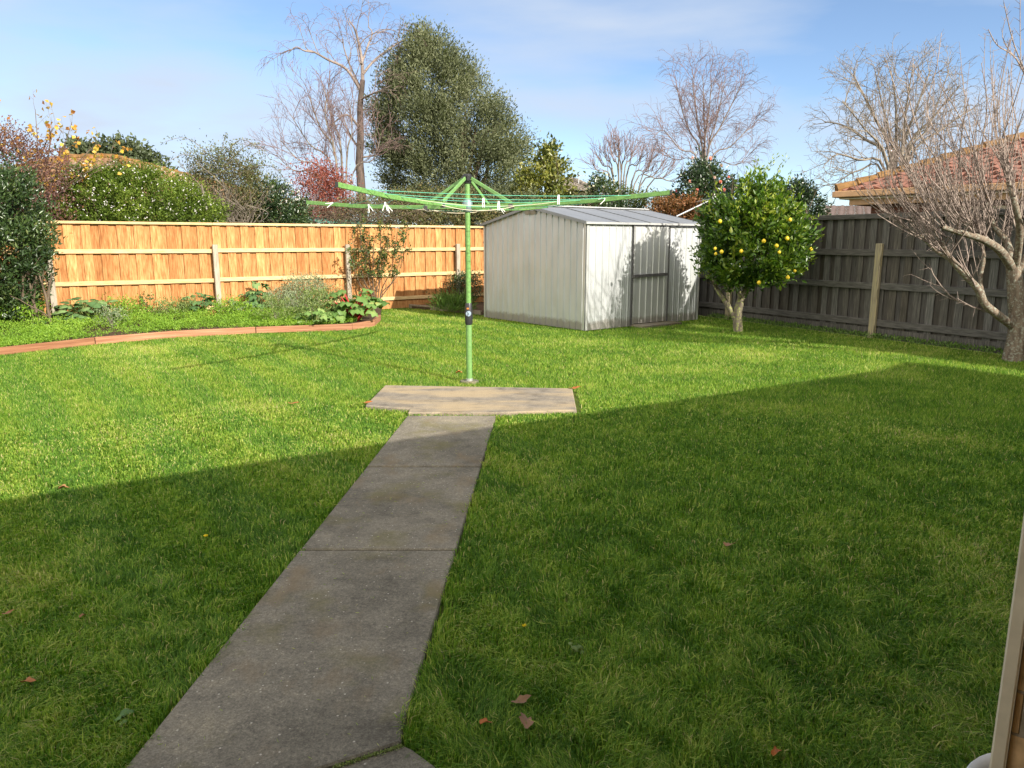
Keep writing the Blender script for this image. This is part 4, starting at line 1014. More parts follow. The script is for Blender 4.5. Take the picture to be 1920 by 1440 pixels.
while z < P(600, 380, 21).z: m.box(((x0 + x1) / 2, 21 + .01 * 0, z + .07), (x1 - x0, .03, .135), Matrix.Rotation(.08, 3, 'X'), rnd=.5); z += .135
m.build('boards', M['tilegrey'] if False else plainmat('grey_board', (.42, .43, .42), .6), wb)
tp = thing('green_tarpaulin', (P(625, 415, 19).x, 18.7, 0), 'faded green tarpaulin over long boards lying just above the fence top', 'tarpaulin')
m = MB(); nn = 14; vs = []
rr_ = random.Random(3)
for i in range(nn + 1):
    u = 560 + 140 * i / nn; vtop = 404 + 12 * (i / nn) ** .7; p = P(u, vtop, 18.6); q = P(u, vtop + 8 + rr_.uniform(-2, 2), 18.35)
    vs += [(p.x, 19.3, p.z - .05), (p.x, 18.7 + rr_.uniform(-.03, .03), p.z + rr_.uniform(-.015, .015)), (q.x, 18.4, q.z)]
m.add(vs, [(3 * i + a, 3 * i + 3 + a, 3 * i + 4 + a, 3 * i + 1 + a) for i in range(nn) for a in (0, 1)]); m.build('sheet', M['tarp'], tp)
m = MB(); a, b = P(520, 413, 18.9), P(705, 418, 18.9); m.bar(a, b, .5, .06); a, b = P(520, 416, 18.6), P(600, 412, 18.6); m.bar(a, b, .05, .14); m.build('boards', M['darkmetal'], tp)
m = MB()
for u in (530, 690): m = MB(); p = P(u, 416, 18.9); m.box((p.x, 18.95, (p.z - .03) / 2), (.1, .1, p.z - .04)); m.build('post', M['postgrey'], tp)

# ------------------------------------------------------------------ tall bare birch
BY = 25
bt = thing('bare_birch_tree', (P(683, 400, BY).x, BY, 0), 'tall leafless birch with one thick trunk and drooping twigs left of the big evergreen', 'tree')
r = np.random.RandomState(121); outp = {}
bspec = [dict(),
         dict(n=2.2, angle=42, len=1.35, abs=True, rr=.36, rmin=.014, wander=.16, up=.40, trop=-.08, start=.12, seg=7, tip=.3),
         dict(n=4.2, angle=44, len=.72, abs=True, rr=.5, rmin=.008, wander=.18, up=.05, trop=-.28, start=.15, seg=6, tip=.4),
         dict(n=6.5, angle=42, len=.42, abs=True, rr=.5, rmin=.0048, wander=.16, up=-.15, trop=-.6, start=.2, seg=4, tip=.6)]
base = (P(683, 400, BY).x, BY, 0)
limb(r, [base] + PP([(677, 350), (674, 300), (676, 250), (675, 200), (680, 150)], BY), .155, .08, [dict()], outp)
lowt = outp; outp = {}
limb(r, PP([(680, 152), (678, 110, .1), (670, 70, .1), (664, 52, 0), (655, 40, 0)], BY), .062, .018, bspec, outp)
limb(r, PP([(676, 170), (650, 130, -.3), (615, 112, -.5), (590, 98, -.6), (575, 94, -.6)], BY), .05, .02, bspec, outp)
limb(r, PP([(680, 140), (700, 115, .3), (725, 95, .4), (748, 80, .5), (762, 72, .5)], BY), .042, .018, bspec, outp)
limb(r, PP([(678, 185), (700, 175, -.4), (735, 160, -.6)], BY), .04, .008, bspec, outp)
limb(r, PP([(678, 120), (690, 85, .4), (698, 62, .6), (690, 50, .6)], BY), .035, .015, bspec, outp)
limb(r, PP([(676, 165), (655, 120, .6), (645, 90, .9), (642, 72, 1.0)], BY), .035, .015, bspec, outp)
limb(r, PP([(590, 98, -.6), (570, 95, -.7), (555, 88, -.7), (540, 100, -.7)], BY), .03, .012, bspec, outp)
limb(r, PP([(674, 240), (650, 215, -.5), (620, 235, -.9)], BY), .045, .015, bspec, outp)
limb(r, PP([(674, 280), (655, 250, .3), (640, 210, .6)], BY), .04, .015, bspec, outp)
limb(r, PP([(679, 295), (710, 290, .0), (740, 280, -.2)], BY), .035, .008, bspec, outp)
tubes_obj('trunk', lowt[0], B['birchdark'], bt, 9); tubes_obj('limbs', outp[0] + outp[1], B['birch'], bt, 6); tubes_obj('crown', outp[2] + outp[3], B['twigpink'], bt, 3)

def multistem(name, label, Y, base_u, tops, seed, mat, lmat, spec, r0=.06, basez=0, group=None, cat='tree'):
    t = thing(name, (P(base_u, 400, Y).x, Y, 0), label, cat, group); r = np.random.RandomState(seed); o_ = {}
    b = np.array([P(base_u, 400, Y).x, Y, 0.])
    for (pl, rs) in tops:
        dy = r.uniform(-.9, .9); limb(r, [b] + PP([(u, v, dy * (i + 1) / len(pl)) for i, (u, v) in enumerate(pl)], Y), r0 * rs, r0 * rs * .22, spec, o_)
    tubes_obj('trunk', o_[0], lmat, t, 5); tubes_obj('crown', [p for l in o_ if l > 0 for p in o_[l]], mat, t, 3); return t
s_fine = [dict(), dict(n=2.2, angle=34, len=1.2, abs=True, rr=.42, rmin=.010, wander=.10, up=.35, start=.3, seg=6, tip=.35),
          dict(n=4.2, angle=34, len=.6, abs=True, rr=.5, rmin=.0065, wander=.12, up=.15, start=.2, seg=5, tip=.5),
          dict(n=6.0, angle=38, len=.3, abs=True, rr=.6, rmin=.0042, wander=.12, up=.05, start=.2, seg=3, tip=.7)]
multistem('bare_multistem_tree', 'leafless many-stemmed tree with fine pinkish twigs behind the red bush', 23, 640,
          [([(630, 300), (600, 240), (580, 180)], 1), ([(625, 320), (580, 270), (545, 215)], .9), ([(640, 290), (625, 230), (605, 160)], 1), ([(610, 330), (560, 300), (525, 262)], .8), ([(650, 300), (660, 250), (655, 190)], .8), ([(600, 340), (550, 320), (518, 290)], .7), ([(630, 300), (610, 220), (618, 150)], .8), ([(660, 330), (700, 300), (715, 250)], .6)],
          131, B['twigpink'], B['twiggrey'], s_fine, .045)
s_birch2 = [dict(), dict(n=2.0, angle=32, len=1.4, abs=True, rr=.42, rmin=.012, wander=.12, up=.3, start=.3, seg=6, tip=.35),
            dict(n=3.6, angle=36, len=.75, abs=True, rr=.5, rmin=.008, wander=.12, trop=-.12, start=.2, seg=5, tip=.5),
            dict(n=4.6, angle=38, len=.45, abs=True, rr=.6, rmin=.005, wander=.12, trop=-.45, start=.2, seg=4, tip=.7)]
multistem('bare_silver_birch', 'leafless silver birch with several fanned stems behind the pink camellia', 30, 1322,
          [([(1318, 300), (1310, 240), (1300, 170), (1300, 140)], 1), ([(1320, 290), (1328, 220), (1335, 150)], 1.05), ([(1325, 300), (1350, 240), (1375, 190), (1390, 155)], .9), ([(1315, 300), (1295, 250), (1280, 210), (1268, 160)], .9), ([(1310, 310), (1275, 280), (1245, 245), (1228, 255)], .7), ([(1330, 310), (1370, 275), (1400, 245), (1412, 240)], .7), ([(1322, 300), (1320, 220), (1318, 140)], .9), ([(1335, 320), (1380, 310), (1405, 290)], .6), ([(1325, 300), (1345, 220), (1360, 145)], .8), ([(1305, 315), (1265, 300), (1235, 275)], .5)],
          141, B['twigpink'], B['birch'], s_birch2, .055)
multistem('bare_shrub', 'russet leafless shrub with upright twigs above the shed roof, left of the camellia', 24, 1165,
          [([(1160, 330), (1150, 300), (1145, 272)], 1), ([(1150, 335), (1130, 310), (1118, 288)], 1), ([(1165, 330), (1170, 300), (1175, 275)], 1), ([(1175, 330), (1195, 310), (1205, 285)], 1), ([(1160, 330), (1160, 295), (1158, 268)], 1), ([(1145, 340), (1125, 325), (1112, 310)], 1), ([(1185, 340), (1210, 320), (1225, 295)], 1), ([(1190, 345), (1225, 330), (1245, 300)], .9), ([(1150, 330), (1138, 300), (1130, 282)], .9), ([(1170, 330), (1182, 300), (1190, 280)], .9), ([(1165, 325), (1154, 290), (1150, 262)], .8), ([(1200, 345), (1215, 320), (1222, 290)], .8), ([(1200, 350), (1240, 335), (1265, 315)], .9), ([(1215, 350), (1260, 340), (1280, 325)], .9)],
          151, B['twigpink'], B['twiggrey'], [dict(), dict(n=2.4, angle=28, len=.7, abs=True, rr=.5, rmin=.010, wander=.08, up=.5, start=.4, seg=5), dict(n=5.5, angle=30, len=.38, abs=True, rr=.6, rmin=.0065, wander=.1, up=.3, seg=4, tip=.6)], .035, cat='shrub')
s_elm = [dict(), dict(n=2.3, angle=42, len=1.15, abs=True, rr=.42, rmin=.014, wander=.17, up=.25, start=.3, seg=6, tip=.35),
         dict(n=4.4, angle=45, len=.60, abs=True, rr=.5, rmin=.008, wander=.2, up=.1, start=.2, seg=5, tip=.5),
         dict(n=8.0, angle=50, len=.26, abs=True, rr=.6, rmin=.005, wander=.2, start=.2, seg=3, tip=.7)]
multistem('bare_spreading_tree', 'wide grey leafless tree rising behind the terracotta roof at right', 24, 1690,
          [([(1665, 310), (1620, 260), (1580, 235), (1545, 228)], 1.1), ([(1670, 300), (1640, 220), (1610, 160), (1600, 140)], 1.1), ([(1680, 300), (1680, 200), (1670, 130)], 1.1), ([(1690, 300), (1720, 200), (1745, 130)], 1.1), ([(1695, 300), (1750, 220), (1800, 160)], 1), ([(1700, 310), (1770, 240), (1830, 200)], 1), ([(1660, 320), (1610, 300), (1570, 290), (1545, 310)], .9), ([(1655, 325), (1610, 320), (1580, 335), (1560, 350)], .7), ([(1675, 300), (1655, 200), (1640, 130)], .9), ([(1690, 300), (1700, 200), (1712, 125)], .9), ([(1700, 300), (1740, 240), (1780, 130)], .9), ([(1665, 310), (1620, 240), (1580, 190)], .9)],
          161, B['twiggrey'], B['twiggrey'], s_elm, .062)

# ------------------------------------------------------------------ big evergreen
BE = (26, [(48, 768, 812), (72, 742, 850), (105, 722, 885), (140, 706, 908), (180, 696, 935), (220, 688, 972), (260, 692, 1002), (300, 698, 1015), (340, 706, 1016), (380, 730, 990), (410, 740, 985)])
bet = thing('evergreen_tree', (P(850, 400, 26).x, 26, 0), 'very large grey-green evergreen tree rising behind the clothesline', 'tree')
crown('crown', L['olive'], bet, BE, .8, 2000, 56, .85, .12, .10, .032, 171, up=.7, shell=.64, lump=.66, kdiv=26)
r = np.random.RandomState(172); o_ = {}
for i in range(7): grow(r, (P(850, 400, 26).x, 26, 0), (np.clip(r.normal() * .14, -.2, .2), r.normal() * .15, 1), 5.2, .13, 0, [dict(wander=.04, seg=8), dict(n=9, angle=30, len=.24, rr=.35, wander=.1, up=.3, start=.2), dict(n=6, angle=35, len=.4, rr=.5, wander=.12, up=.2)], o_)
tubes_obj('trunk', o_[0] + o_[1] + o_[2], B['brown'], bet, 5)
r = np.random.RandomState(173)
tops = np.array([list(P(u, v + 16, 26 + r.uniform(-1, 1))) for u, v in ((788, 52), (800, 62), (772, 72), (818, 85), (842, 100), (755, 88), (868, 122), (745, 110), (890, 152), (905, 180), (935, 182), (960, 222), (975, 245), (992, 262), (716, 185), (703, 225), (730, 135), (925, 200))])
dd = np.tile([[0, 0, 1.]], (len(tops), 1)) + r.normal(size=(len(tops), 3)) * .2
pos, ax = sprays(r, tops, dd, 60, .55, .10, .5); ob('top_sprays', leaves_mesh('top_sprays', pos - local(bet), ax, .10, .034, r.rand(len(pos)), r), L['olive'], bet)

# ------------------------------------------------------------------ shrubs right of it
bush('magnolia_tree', 'yellow-green broadleaf evergreen at the right foot of the big tree', 'tree', (20.5, [(262, 1022, 1042), (285, 1005, 1048), (310, 980, 1062), (335, 965, 1075), (360, 962, 1080), (410, 965, 1075)]), L['magnolia'], 181, ns=240, n_per=22, sl=.4, spread=.08, ll=.11, lw=.06, up=.3, lump=.4)
CL = bush('cream_camellia', 'green camellia with cream flowers just above the shed roof', 'shrub', (20, [(325, 1110, 1135), (340, 1100, 1160), (360, 1098, 1175), (400, 1098, 1180)]), L['dark'], 191, ns=130, n_per=22, sl=.25, spread=.06, ll=.07, lw=.04, rbias=.2)
flowers('flowers', L['creamf'], CL, (19.9, [(330, 1112, 1140), (360, 1102, 1165)]), .9, 14, .06, 192)
bush('green_hedge', 'clipped green hedge running behind the shed roof', 'hedge', (20.6, [(350, 1150, 1270), (362, 1080, 1300), (380, 1060, 1330), (420, 1060, 1330)]), L['hedgegreen'], 195, ns=420, n_per=22, sl=.25, spread=.06, ll=.06, lw=.03, depth=.25)
PK = bush('pink_camellia', 'dark glossy camellia with pink and coral flowers under the silver birch', 'shrub', (19, [(292, 1300, 1325), (310, 1285, 1352), (335, 1272, 1378), (365, 1262, 1392), (410, 1262, 1392)]), L['dark'], 201, ns=330, n_per=24, sl=.3, spread=.06, ll=.08, lw=.045, up=.3)
flowers('flowers', L['pink'], PK, (18.8, [(298, 1300, 1330), (330, 1280, 1370), (368, 1270, 1385)]), .9, 15, .075, 202, petals=9)
bush('russet_hedge', 'russet and green hedge behind the silver clothesline', 'hedge', (18.4, [(366, 1240, 1330), (378, 1212, 1350), (400, 1210, 1365), (440, 1215, 1365)]), L['photinia'], 211, ns=420, n_per=22, sl=.22, spread=.06, ll=.055, lw=.03, depth=.4)
bush('round_dark_bush', 'round dark evergreen bush behind the right side of the lemon tree', 'bush', (18.0, [(333, 1478, 1500), (345, 1462, 1522), (365, 1455, 1540), (390, 1455, 1545), (430, 1458, 1545)]), L['dark'], 221, ns=260, n_per=24, sl=.25, spread=.05, ll=.065, lw=.036)

# small far roof and aerial
fr = thing('far_house', (P(1092, 380, 34).x, 34, 0), 'small grey tiled roof with a television aerial glimpsed between trees', 'house')
zc = P(1095, 362, 34).z
hiproof(fr, ((P(1040, 362, 33).x, 32, zc), (P(1112, 362, 33).x, 32, zc), (P(1135, 362, 33).x, 38, zc), (P(1040, 362, 33).x, 38, zc)), ((P(1062, 338, 34).x, 34.6, P(1085, 336, 34).z), (P(1078, 338, 34).x, 34.6, P(1085, 336, 34).z)), M['tilegrey'], M['tilegrey'])
m = MB(); m.poly([(P(1045, 362, 33).x, 32.4), (P(1110, 362, 33).x, 32.4), (P(1110, 362, 33).x, 37.5), (P(1045, 362, 33).x, 37.5)], 0, zc - .05); m.build('wall', M['offwhite'], fr)
m = MB(); c = P(1085, 340, 33.5); tz = P(1085, 328, 33.5).z
m.tube([(c.x, 33.5, 2.6), (c.x, 33.5, tz)], .02, 5); m.tube([(c.x - .25, 33.5, tz - .03), (c.x + .35, 33.5, tz - .03)], .012, 4)
for i in range(5): m.tube([(c.x - .2 + .12 * i, 33.3, tz - .03), (c.x - .2 + .12 * i, 33.7, tz - .03)], .009, 4)
m.build('aerial', M['steel'], fr)

# neighbour's silver clothesline
nc = thing('silver_clothesline', (P(1339, 400, 17.0).x, 17.0, 0), 'bare silver folding clothesline frame beyond the fence left of the lemon tree', 'clothesline')
m = MB(); c = P(1339, 372, 17); m.tube([(c.x, 17, 0), (c.x, 17, c.z + .02)], .025, 10); m.build('pole', M['steel'], nc, True)
for (u, v, y_) in ((1268, 406, 16.3), (1374, 381, 17.6), (1300, 380, 18.2), (1400, 395, 16.2)):
    m = MB(); e = P(u, v, y_); m.tube([(c.x, 17, c.z), e], .017, 8); m.build('arm', M['steel'], nc, True)
m = MB(); m.tube([(c.x, 17, c.z - .02), (c.x, 17, c.z + .05)], .04, 10); m.build('hub', M['whiteplastic'], nc, True)

# ------------------------------------------------------------------ right neighbour: terracotta house
A = Vector((6.53, 15.5, 2.40)); gd = Vector((.64, -.768, 0)).normalized(); pd = Vector((-gd.y, gd.x, 0))
if pd.y < 0: pd = -pd
th_ = thing('neighbour_house', (A.x, A.y, 0), 'brick house with terracotta tiled hip roof and tan gutter behind the right fence', 'house')
Bp = A + gd * 9; half = 3.6; rise = half * .404 / 1.0
E = A + gd * half + pd * half + Vector((0, 0, rise)); F_ = A + gd * (9 - half) + pd * half + Vector((0, 0, rise)); Cc = Bp + pd * 2 * half; D = A + pd * 2 * half
lift = Vector((0, 0, .06)); random.seed(12)
hiproof(th_, (A + lift, Bp + lift, Cc + lift, D + lift), (E + lift, F_ + lift), M['terracotta'], M['tilemoss'], course=.33, wave=.24, amp=.03, step=.035)
m = MB()
ins = .0
for p, q in ((A, Bp), (Bp, Cc), (Cc, D), (D, A)):
    n_ = (q - p).normalized().cross(Vector((0, 0, 1))).normalized(); m.bar(p + n_ * .03, q + n_ * .03, .11, .12)
m.build('gutter', M['fascia'], th_, bevel=.01)
m = MB(); i_ = .30
for p, q in ((A + gd * .2 + pd * .2, Bp - gd * .2 + pd * .2), (D + gd * .2 - pd * .2, A + gd * .2 + pd * .2)): m.bar(p - Vector((0, 0, .13)), q - Vector((0, 0, .13)), .03, .16)
m.build('fascia', M['fascia'], th_)
m = MB(); w0, w1, w2, w3 = A + gd * .5 + pd * .5, Bp - gd * .5 + pd * .5, Cc - gd * .5 - pd * .5, D + gd * .5 - pd * .5
m.poly([(p.x, p.y) for p in (w0, w1, w2, w3)], 0, 2.3); wall_ = m.build('wall', M['brick_red'], th_)
m = MB(); s0 = A + gd * .03 + pd * .03 ; m.poly([(p.x, p.y) for p in (A + gd * .05 + pd * .05, Bp - gd * .05 + pd * .05, Cc - gd * .05 - pd * .05, D + gd * .05 - pd * .05)], 2.302, 2.325); m.build('soffit', M['cream'], th_)
for s_ in (2.4, 4.6):
    m = MB(); c = w0 + gd * s_ - pd * .02; R_ = Matrix.Rotation(math.atan2(gd.y, gd.x), 3, 'Z'); m.box((c.x, c.y, 1.55), (1.5, .05, 1.1), R_); fo = m.build('window', M['offwhite'], th_)
    m = MB(); c = c - pd * .03
    for k in (-.36, .36): cc = c + gd * k; m.box((cc.x, cc.y, 1.55), (.66, .02, 1.0), R_)
    m.build('pane', plainmat('dark_glass', (.03, .035, .04), .08), fo)
lr = thing('far_house', (P(1600, 395, 22).x, 22, 0), 'long low brown tiled roof just above the grey fence at right', 'house')
m = MB(); tiled_plane(m, P(1530, 404, 20.5), P(1690, 404, 20.5), P(1680, 386, 22.5), P(1545, 386, 22.5), wave=.25, amp=.02); m.build('roof', M['tilebrown'], lr)
m = MB(); a, b = P(1540, 404, 20.5), P(1685, 404, 20.5); m.poly([(a.x, 20.8), (b.x, 20.8), (b.x, 22.4), (a.x, 22.4)], 0, a.z - .03); m.build('wall', M['brick_red'], lr)

# ------------------------------------------------------------------ own house behind the camera (casts the big shade) and pier
ed = Vector((.865, .5, 0)).normalized(); en = Vector((-ed.y, ed.x, 0))                   # along the eave, outward
EHH = 2.40; k_ = EHH / math.tan(SUN_EL)
sh0 = Vector((-.14, 5.84, 0)); shc = Vector((5.08, 9.02, 0))
e0 = sh0 - Vector((-SUN_AZ[0], -SUN_AZ[1], 0)) * k_; ec = shc - Vector((-SUN_AZ[0], -SUN_AZ[1], 0)) * k_
ed = (ec - e0).normalized(); en = Vector((-ed.y, ed.x, 0))
house = thing('brick_house', (ec.x - ed.x * 10 - en.x * 5, ec.y - ed.y * 10 - en.y * 5, 0), 'own tan brick house behind the viewpoint whose eaves shade the near lawn', 'house')
c0 = Vector((ec.x, ec.y, EHH)); c1 = c0 - ed * 20; W_ = 9
c2 = c1 - en * W_; c3 = c0 - en * W_; rz_ = W_ / 2 * math.tan(math.radians(20))
hiproof(house, (c1, c0, c3, c2), (c1 + ed * 4.5 - en * 4.5 + Vector((0, 0, rz_)), c0 - ed * 4.5 - en * 4.5 + Vector((0, 0, rz_))), M['terracotta'], M['tilemoss'], tiles=False)
m = MB(); m.poly([(p.x, p.y) for p in (c1 + ed * .05 - en * .05, c0 - ed * .05 - en * .05, c3 - ed * .05 + en * .05, c2 + ed * .05 + en * .05)], EHH - .1, EHH - .07); m.build('soffit', M['cream'], house)
m = MB(); m.poly([(p.x, p.y) for p in (c1 + ed * .55 - en * .62, c0 - ed * .55 - en * .62, c3 - ed * .55 + en * .55, c2 + ed * .55 + en * .55)], 0, EHH - .11); m.build('wall', M['brick_tan'], house)
m = MB()
for p, q in ((c1, c0), (c0, c3), (c3, c2), (c2, c1)): n_ = (q - p).normalized().cross(Vector((0, 0, 1))); m.bar(p - Vector((0, 0, .05)) - n_ * -.0, q - Vector((0, 0, .05)), .1, .12)
m.build('gutter', M['cream'], house)
# brick pier with pale timber trim
def at_depth(u, v, dep):
    x, y, z = ray(u, v); return Vector((x, y, 0)) * dep
pr0 = at_depth(1886, 1200, 1.38)
pier = thing('brick_pier', (pr0.x, pr0.y, 0), 'tan brick pier with off-white timber edge at the lower right corner', 'pier')
tr = MB(); vd = Vector((pr0.x, pr0.y, 0)).normalized(); px_ = Vector((vd.y, -vd.x, 0))
R_ = Matrix.Rotation(math.atan2(px_.y, px_.x), 3, 'Z')
c = pr0 + px_ * .013; tr.box((c.x, c.y, 1.16), (.024, .07, 2.32), R_); tr.build('timber_trim', M['offwhite'], pier, bevel=.003)
br = MB(); c = pr0 + px_ * .142 + vd * .10; br.box((c.x, c.y, 1.16), (.23, .23, 2.31), R_); br.build('brickwork', M['brick_tan'], pier, bevel=.002)
wt = G(1986, 1516, .12); tb = thing('white_tub', (wt.x, wt.y, 0), 'rim of a round white plastic tub beside the brick pier', 'tub')
m = MB(); n = 40; vs = []
cx_, cy_ = wt.x, wt.y
prof = [(.15, 0), (.165, .01), (.185, .11), (.200, .112), (.203, .122), (.198, .130), (.188, .126), (.18, .115), (.16, .02)]
for q, z_ in prof:
    for k in range(n): vs.append((cx_ + q * math.cos(2 * math.pi * k / n), cy_ + q * math.sin(2 * math.pi * k / n), z_))
fs = [(a * n + k, a * n + (k + 1) % n, (a + 1) * n + (k + 1) % n, (a + 1) * n + k) for a in range(len(prof) - 1) for k in range(n)] + [tuple(range(n - 1, -1, -1)), tuple((len(prof) - 1) * n + k for k in range(n))]
m.add(vs, fs); m.build('tub', M['whiteplastic'], tb, True)
m = MB(); m.tube([(cx_, cy_, .085), (cx_, cy_, .09)], .172, 32); m.build('soil_fill', M['soil'], tb)

# ------------------------------------------------------------------ garden bed plants
def BP(u, v, z0):                      # v >= 0: point seen on the soil; v < 0: that many metres in front of the fence
    if v >= 0: return G(u, v, z0)
    p = OFs + odir * s_at(u, OFs, odir) + on_ * (-v); return Vector((p.x, p.y, z0))
def ground_plant(name, label, cat, u, v, R, H, leaf, seed, n, ll, lw, up=.6, group=None, fl=None, twig=True, spread=.04, z0=.07):
    c = BP(u, v, z0); t = thing(name, (c.x, c.y, z0), label, cat, group); r = np.random.RandomState(seed)
    ns = n // 14; th_ = r.rand(ns) * 2 * np.pi; rr_ = np.sqrt(r.rand(ns)); hz_ = r.rand(ns) * .8 + .1
    sh = np.sqrt(np.clip(1 - (hz_ - .25) ** 2 * 1.2, .05, 1))
    cen = np.stack([np.cos(th_) * rr_ * R * sh, np.sin(th_) * rr_ * R * sh, hz_ * H], 1)
    d = cen / np.array([R, R, H]) + np.array([0, 0, up]); d += r.normal(size=d.shape) * .3; d /= np.linalg.norm(d, axis=1, keepdims=True)
    pos, ax = sprays(r, cen, d, 14, .25 * H, spread * R / .3, .3)
    s = .6 + .8 * r.rand(len(pos)); pos[:, 2] = np.maximum(pos[:, 2], .0)
    ob('foliage', leaves_mesh('foliage', pos, ax, ll * s, lw * s, np.clip(.4 * np.repeat(r.rand(ns), 14) + .6 * r.rand(len(pos)), 0, 1), r), leaf, t)
    if twig:
        o_ = []
        for i in range(10):
            q = cen[r.randint(ns)]; o_.append((np.array([[q[0] * .1, q[1] * .1, 0], [q[0] * .5, q[1] * .5, q[2] * .6], list(q)]), np.array([.005, .004, .002]), r.rand()))
        V, F, Rr = tubes_np(o_, 4); ob('stems', mesh_np('stems', V, np.full(len(F), 4), F.ravel(), {'rnd': Rr}), B['twiggrey'], t)
    return t
# broad-leaf plants (nasturtium, kale, rhubarb): lobed round leaves on stalks
def leafy(name, label, cat, u, v, R, H, nl, size, leafm, stalkm, seed, z0=.07, ruffle=.25, sr=.006, group=None, droop=.3):
    c = BP(u, v, z0); t = thing(name, (c.x, c.y, z0), label, cat, group); r = np.random.RandomState(seed)
    V = []; sizes = []; loops = []; rn = []; stalks = []
    for i in range(nl):
        a = r.rand() * 2 * np.pi; q = math.sqrt(r.rand()); hh = H * (.45 + .6 * r.rand()) * (1 - .45 * q * q)
        tip = np.array([math.cos(a) * q * R, math.sin(a) * q * R, hh])
        stalks.append((np.array([[tip[0] * .15, tip[1] * .15, 0], [tip[0] * .55, tip[1] * .55, hh * .65], list(tip)]), np.array([sr * 1.2, sr, sr * .6]), r.rand()))
        out_ = np.array([math.cos(a), math.sin(a), -droop + r.normal() * .2]); out_ /= np.linalg.norm(out_)
        side = np.array([-math.sin(a), math.cos(a), r.normal() * .2]); nrm = np.cross(out_, side); 
        if nrm[2] < 0: nrm = -nrm
        s = size * (.6 + .7 * r.rand()); b = len(V); K = 14
        V.append(tip + nrm * .0); 
        ring1 = []; 
        for k in range(K):
            an = 2 * math.pi * k / K; rad = s * .5 * (1 + .18 * math.cos(3 * an)) ; w_ = math.sin(an * 4 + i) * ruffle * s * .22
            V.append(tip + out_ * (s * .35 + math.cos(an) * rad * .55) + side * math.sin(an) * rad * .52 + nrm * (s * .05 + w_ * .3))
        for k in range(K):
            an = 2 * math.pi * k / K; rad = s * .5 * (1 + .22 * math.cos(3 * an) + r.normal() * .07); w_ = math.sin(an * 5 + i * 2) * ruffle * s * .3
            V.append(tip + out_ * (s * .35 + math.cos(an) * rad) + side * math.sin(an) * rad * .95 + nrm * (w_ - s * .10))
        V[b] = tip + out_ * s * .3 - nrm * s * .02
        q_ = r.rand()
        rn += [min(1, q_ + .15)] + [q_] * K + [max(0, q_ - .15)] * K
        for k in range(K):
            k2 = (k + 1) % K
            loops += [b, b + 1 + k, b + 1 + k2]; sizes.append(3)
            loops += [b + 1 + k, b + 1 + K + k, b + 1 + K + k2, b + 1 + k2]; sizes.append(4)
    ob('leaves', mesh_np('leaves', np.array(V), sizes, loops, {'rnd': rn}, smooth=True), leafm, t)
    V, F, Rr = tubes_np(stalks, 5); ob('stalks', mesh_np('stalks', V, np.full(len(F), 4), F.ravel(), {'rnd': Rr}, smooth=True), stalkm, t)
    return t
# rhubarb in several crowns reads as one clump; two plants
leafy('rhubarb_plant', 'large rhubarb with red stalks at the rounded end of the garden bed', 'plant', 664, 603, .42, .62, 50, .20, L['rhub'], M['rhubarb'], 301, ruffle=.5, sr=.012)
leafy('rhubarb_plant', 'smaller rhubarb with a drooping leaf left of the large one', 'plant', 628, 604, .26, .30, 14, .20, L['rhub'], M['rhubarb'], 302, ruffle=.5, sr=.012)
leafy('kale_plant', 'blue-green kale standing tall right of the second visible post of the orange fence', 'plant', 466, -.40, .26, .66, 40, .15, L['kale'], L['kale'], 303, ruffle=.7)
leafy('nasturtium_plant', 'rounded-leaf nasturtium clump under the leftmost fence post', 'plant', 150, -.55, .55, .50, 90, .14, L['kale'], L['herb'], 304, ruffle=.1, droop=.1)
leafy('nasturtium_plant', 'low round-leaved plant at mid bed right of the leftmost post', 'plant', 95, -1.0, .34, .30, 36, .12, L['kale'], L['herb'], 305, ruffle=.1, droop=.1)
leafy('kale_plant', 'short kale tuft left of the tall kale, against the fence', 'plant', 355, -.45, .30, .50, 32, .14, L['kale'], L['kale'], 306, ruffle=.4)
leafy('silverbeet_plant', 'broad bright leafy vegetable left of the rhubarb', 'plant', 590, 610, .28, .32, 34, .12, L['rhub'], L['herb'], 307, ruffle=.4)
leafy('kale_plant', 'grey-green kale low beside the tall kale', 'plant', 425, -.55, .30, .34, 36, .13, L['silver'], L['kale'], 308, ruffle=.5)
ground_plant('silver_shrub', 'silvery grey-green herb bush in the middle of the garden bed', 'shrub', 555, -.55, .48, .72, L['silver'], 311, 4200, .05, .012)
ground_plant('herb_bush', 'leafy green herb bush between silver bush and rhubarb', 'shrub', 595, 604, .38, .56, L['herb'], 312, 2600, .045, .014)
ground_plant('herb_bush', 'straggly herb tuft before the silver bush', 'shrub', 520, 609, .28, .46, L['herb'], 313, 900, .06, .01)
ground_plant('dry_herb', 'brownish dry herb clump at the front of the bed', 'plant', 212, 616, .26, .36, L['silver'], 314, 700, .03, .01)
ground_plant('rose_seedling', 'small leafy seedling growing against the orange boards', 'plant', 262, -.30, .13, .48, L['rose'], 315, 260, .04, .025)
ground_plant('bare_seedling', 'tall thin weed beside the leftmost fence post', 'plant', 66, -.50, .14, .70, L['herb'], 316, 200, .05, .018)
ground_plant('herb_bush', 'yellowish feathery herb mound left of the leafy seedling', 'plant', 215, -.55, .42, .40, L['cover'], 351, 1500, .05, .014)
ground_plant('herb_bush', 'loose green herb mound between seedling and short kale', 'plant', 310, -.50, .40, .36, L['herb'], 352, 1400, .05, .016)
ground_plant('grey_herb', 'grey-green twiggy herb right of the tall kale', 'plant', 505, -.60, .32, .44, L['silver'], 353, 1300, .045, .012)
ground_plant('herb_bush', 'bushy green herb filling the bed under the second fence post', 'plant', 400, -.95, .42, .34, L['cover'], 354, 1500, .045, .014)
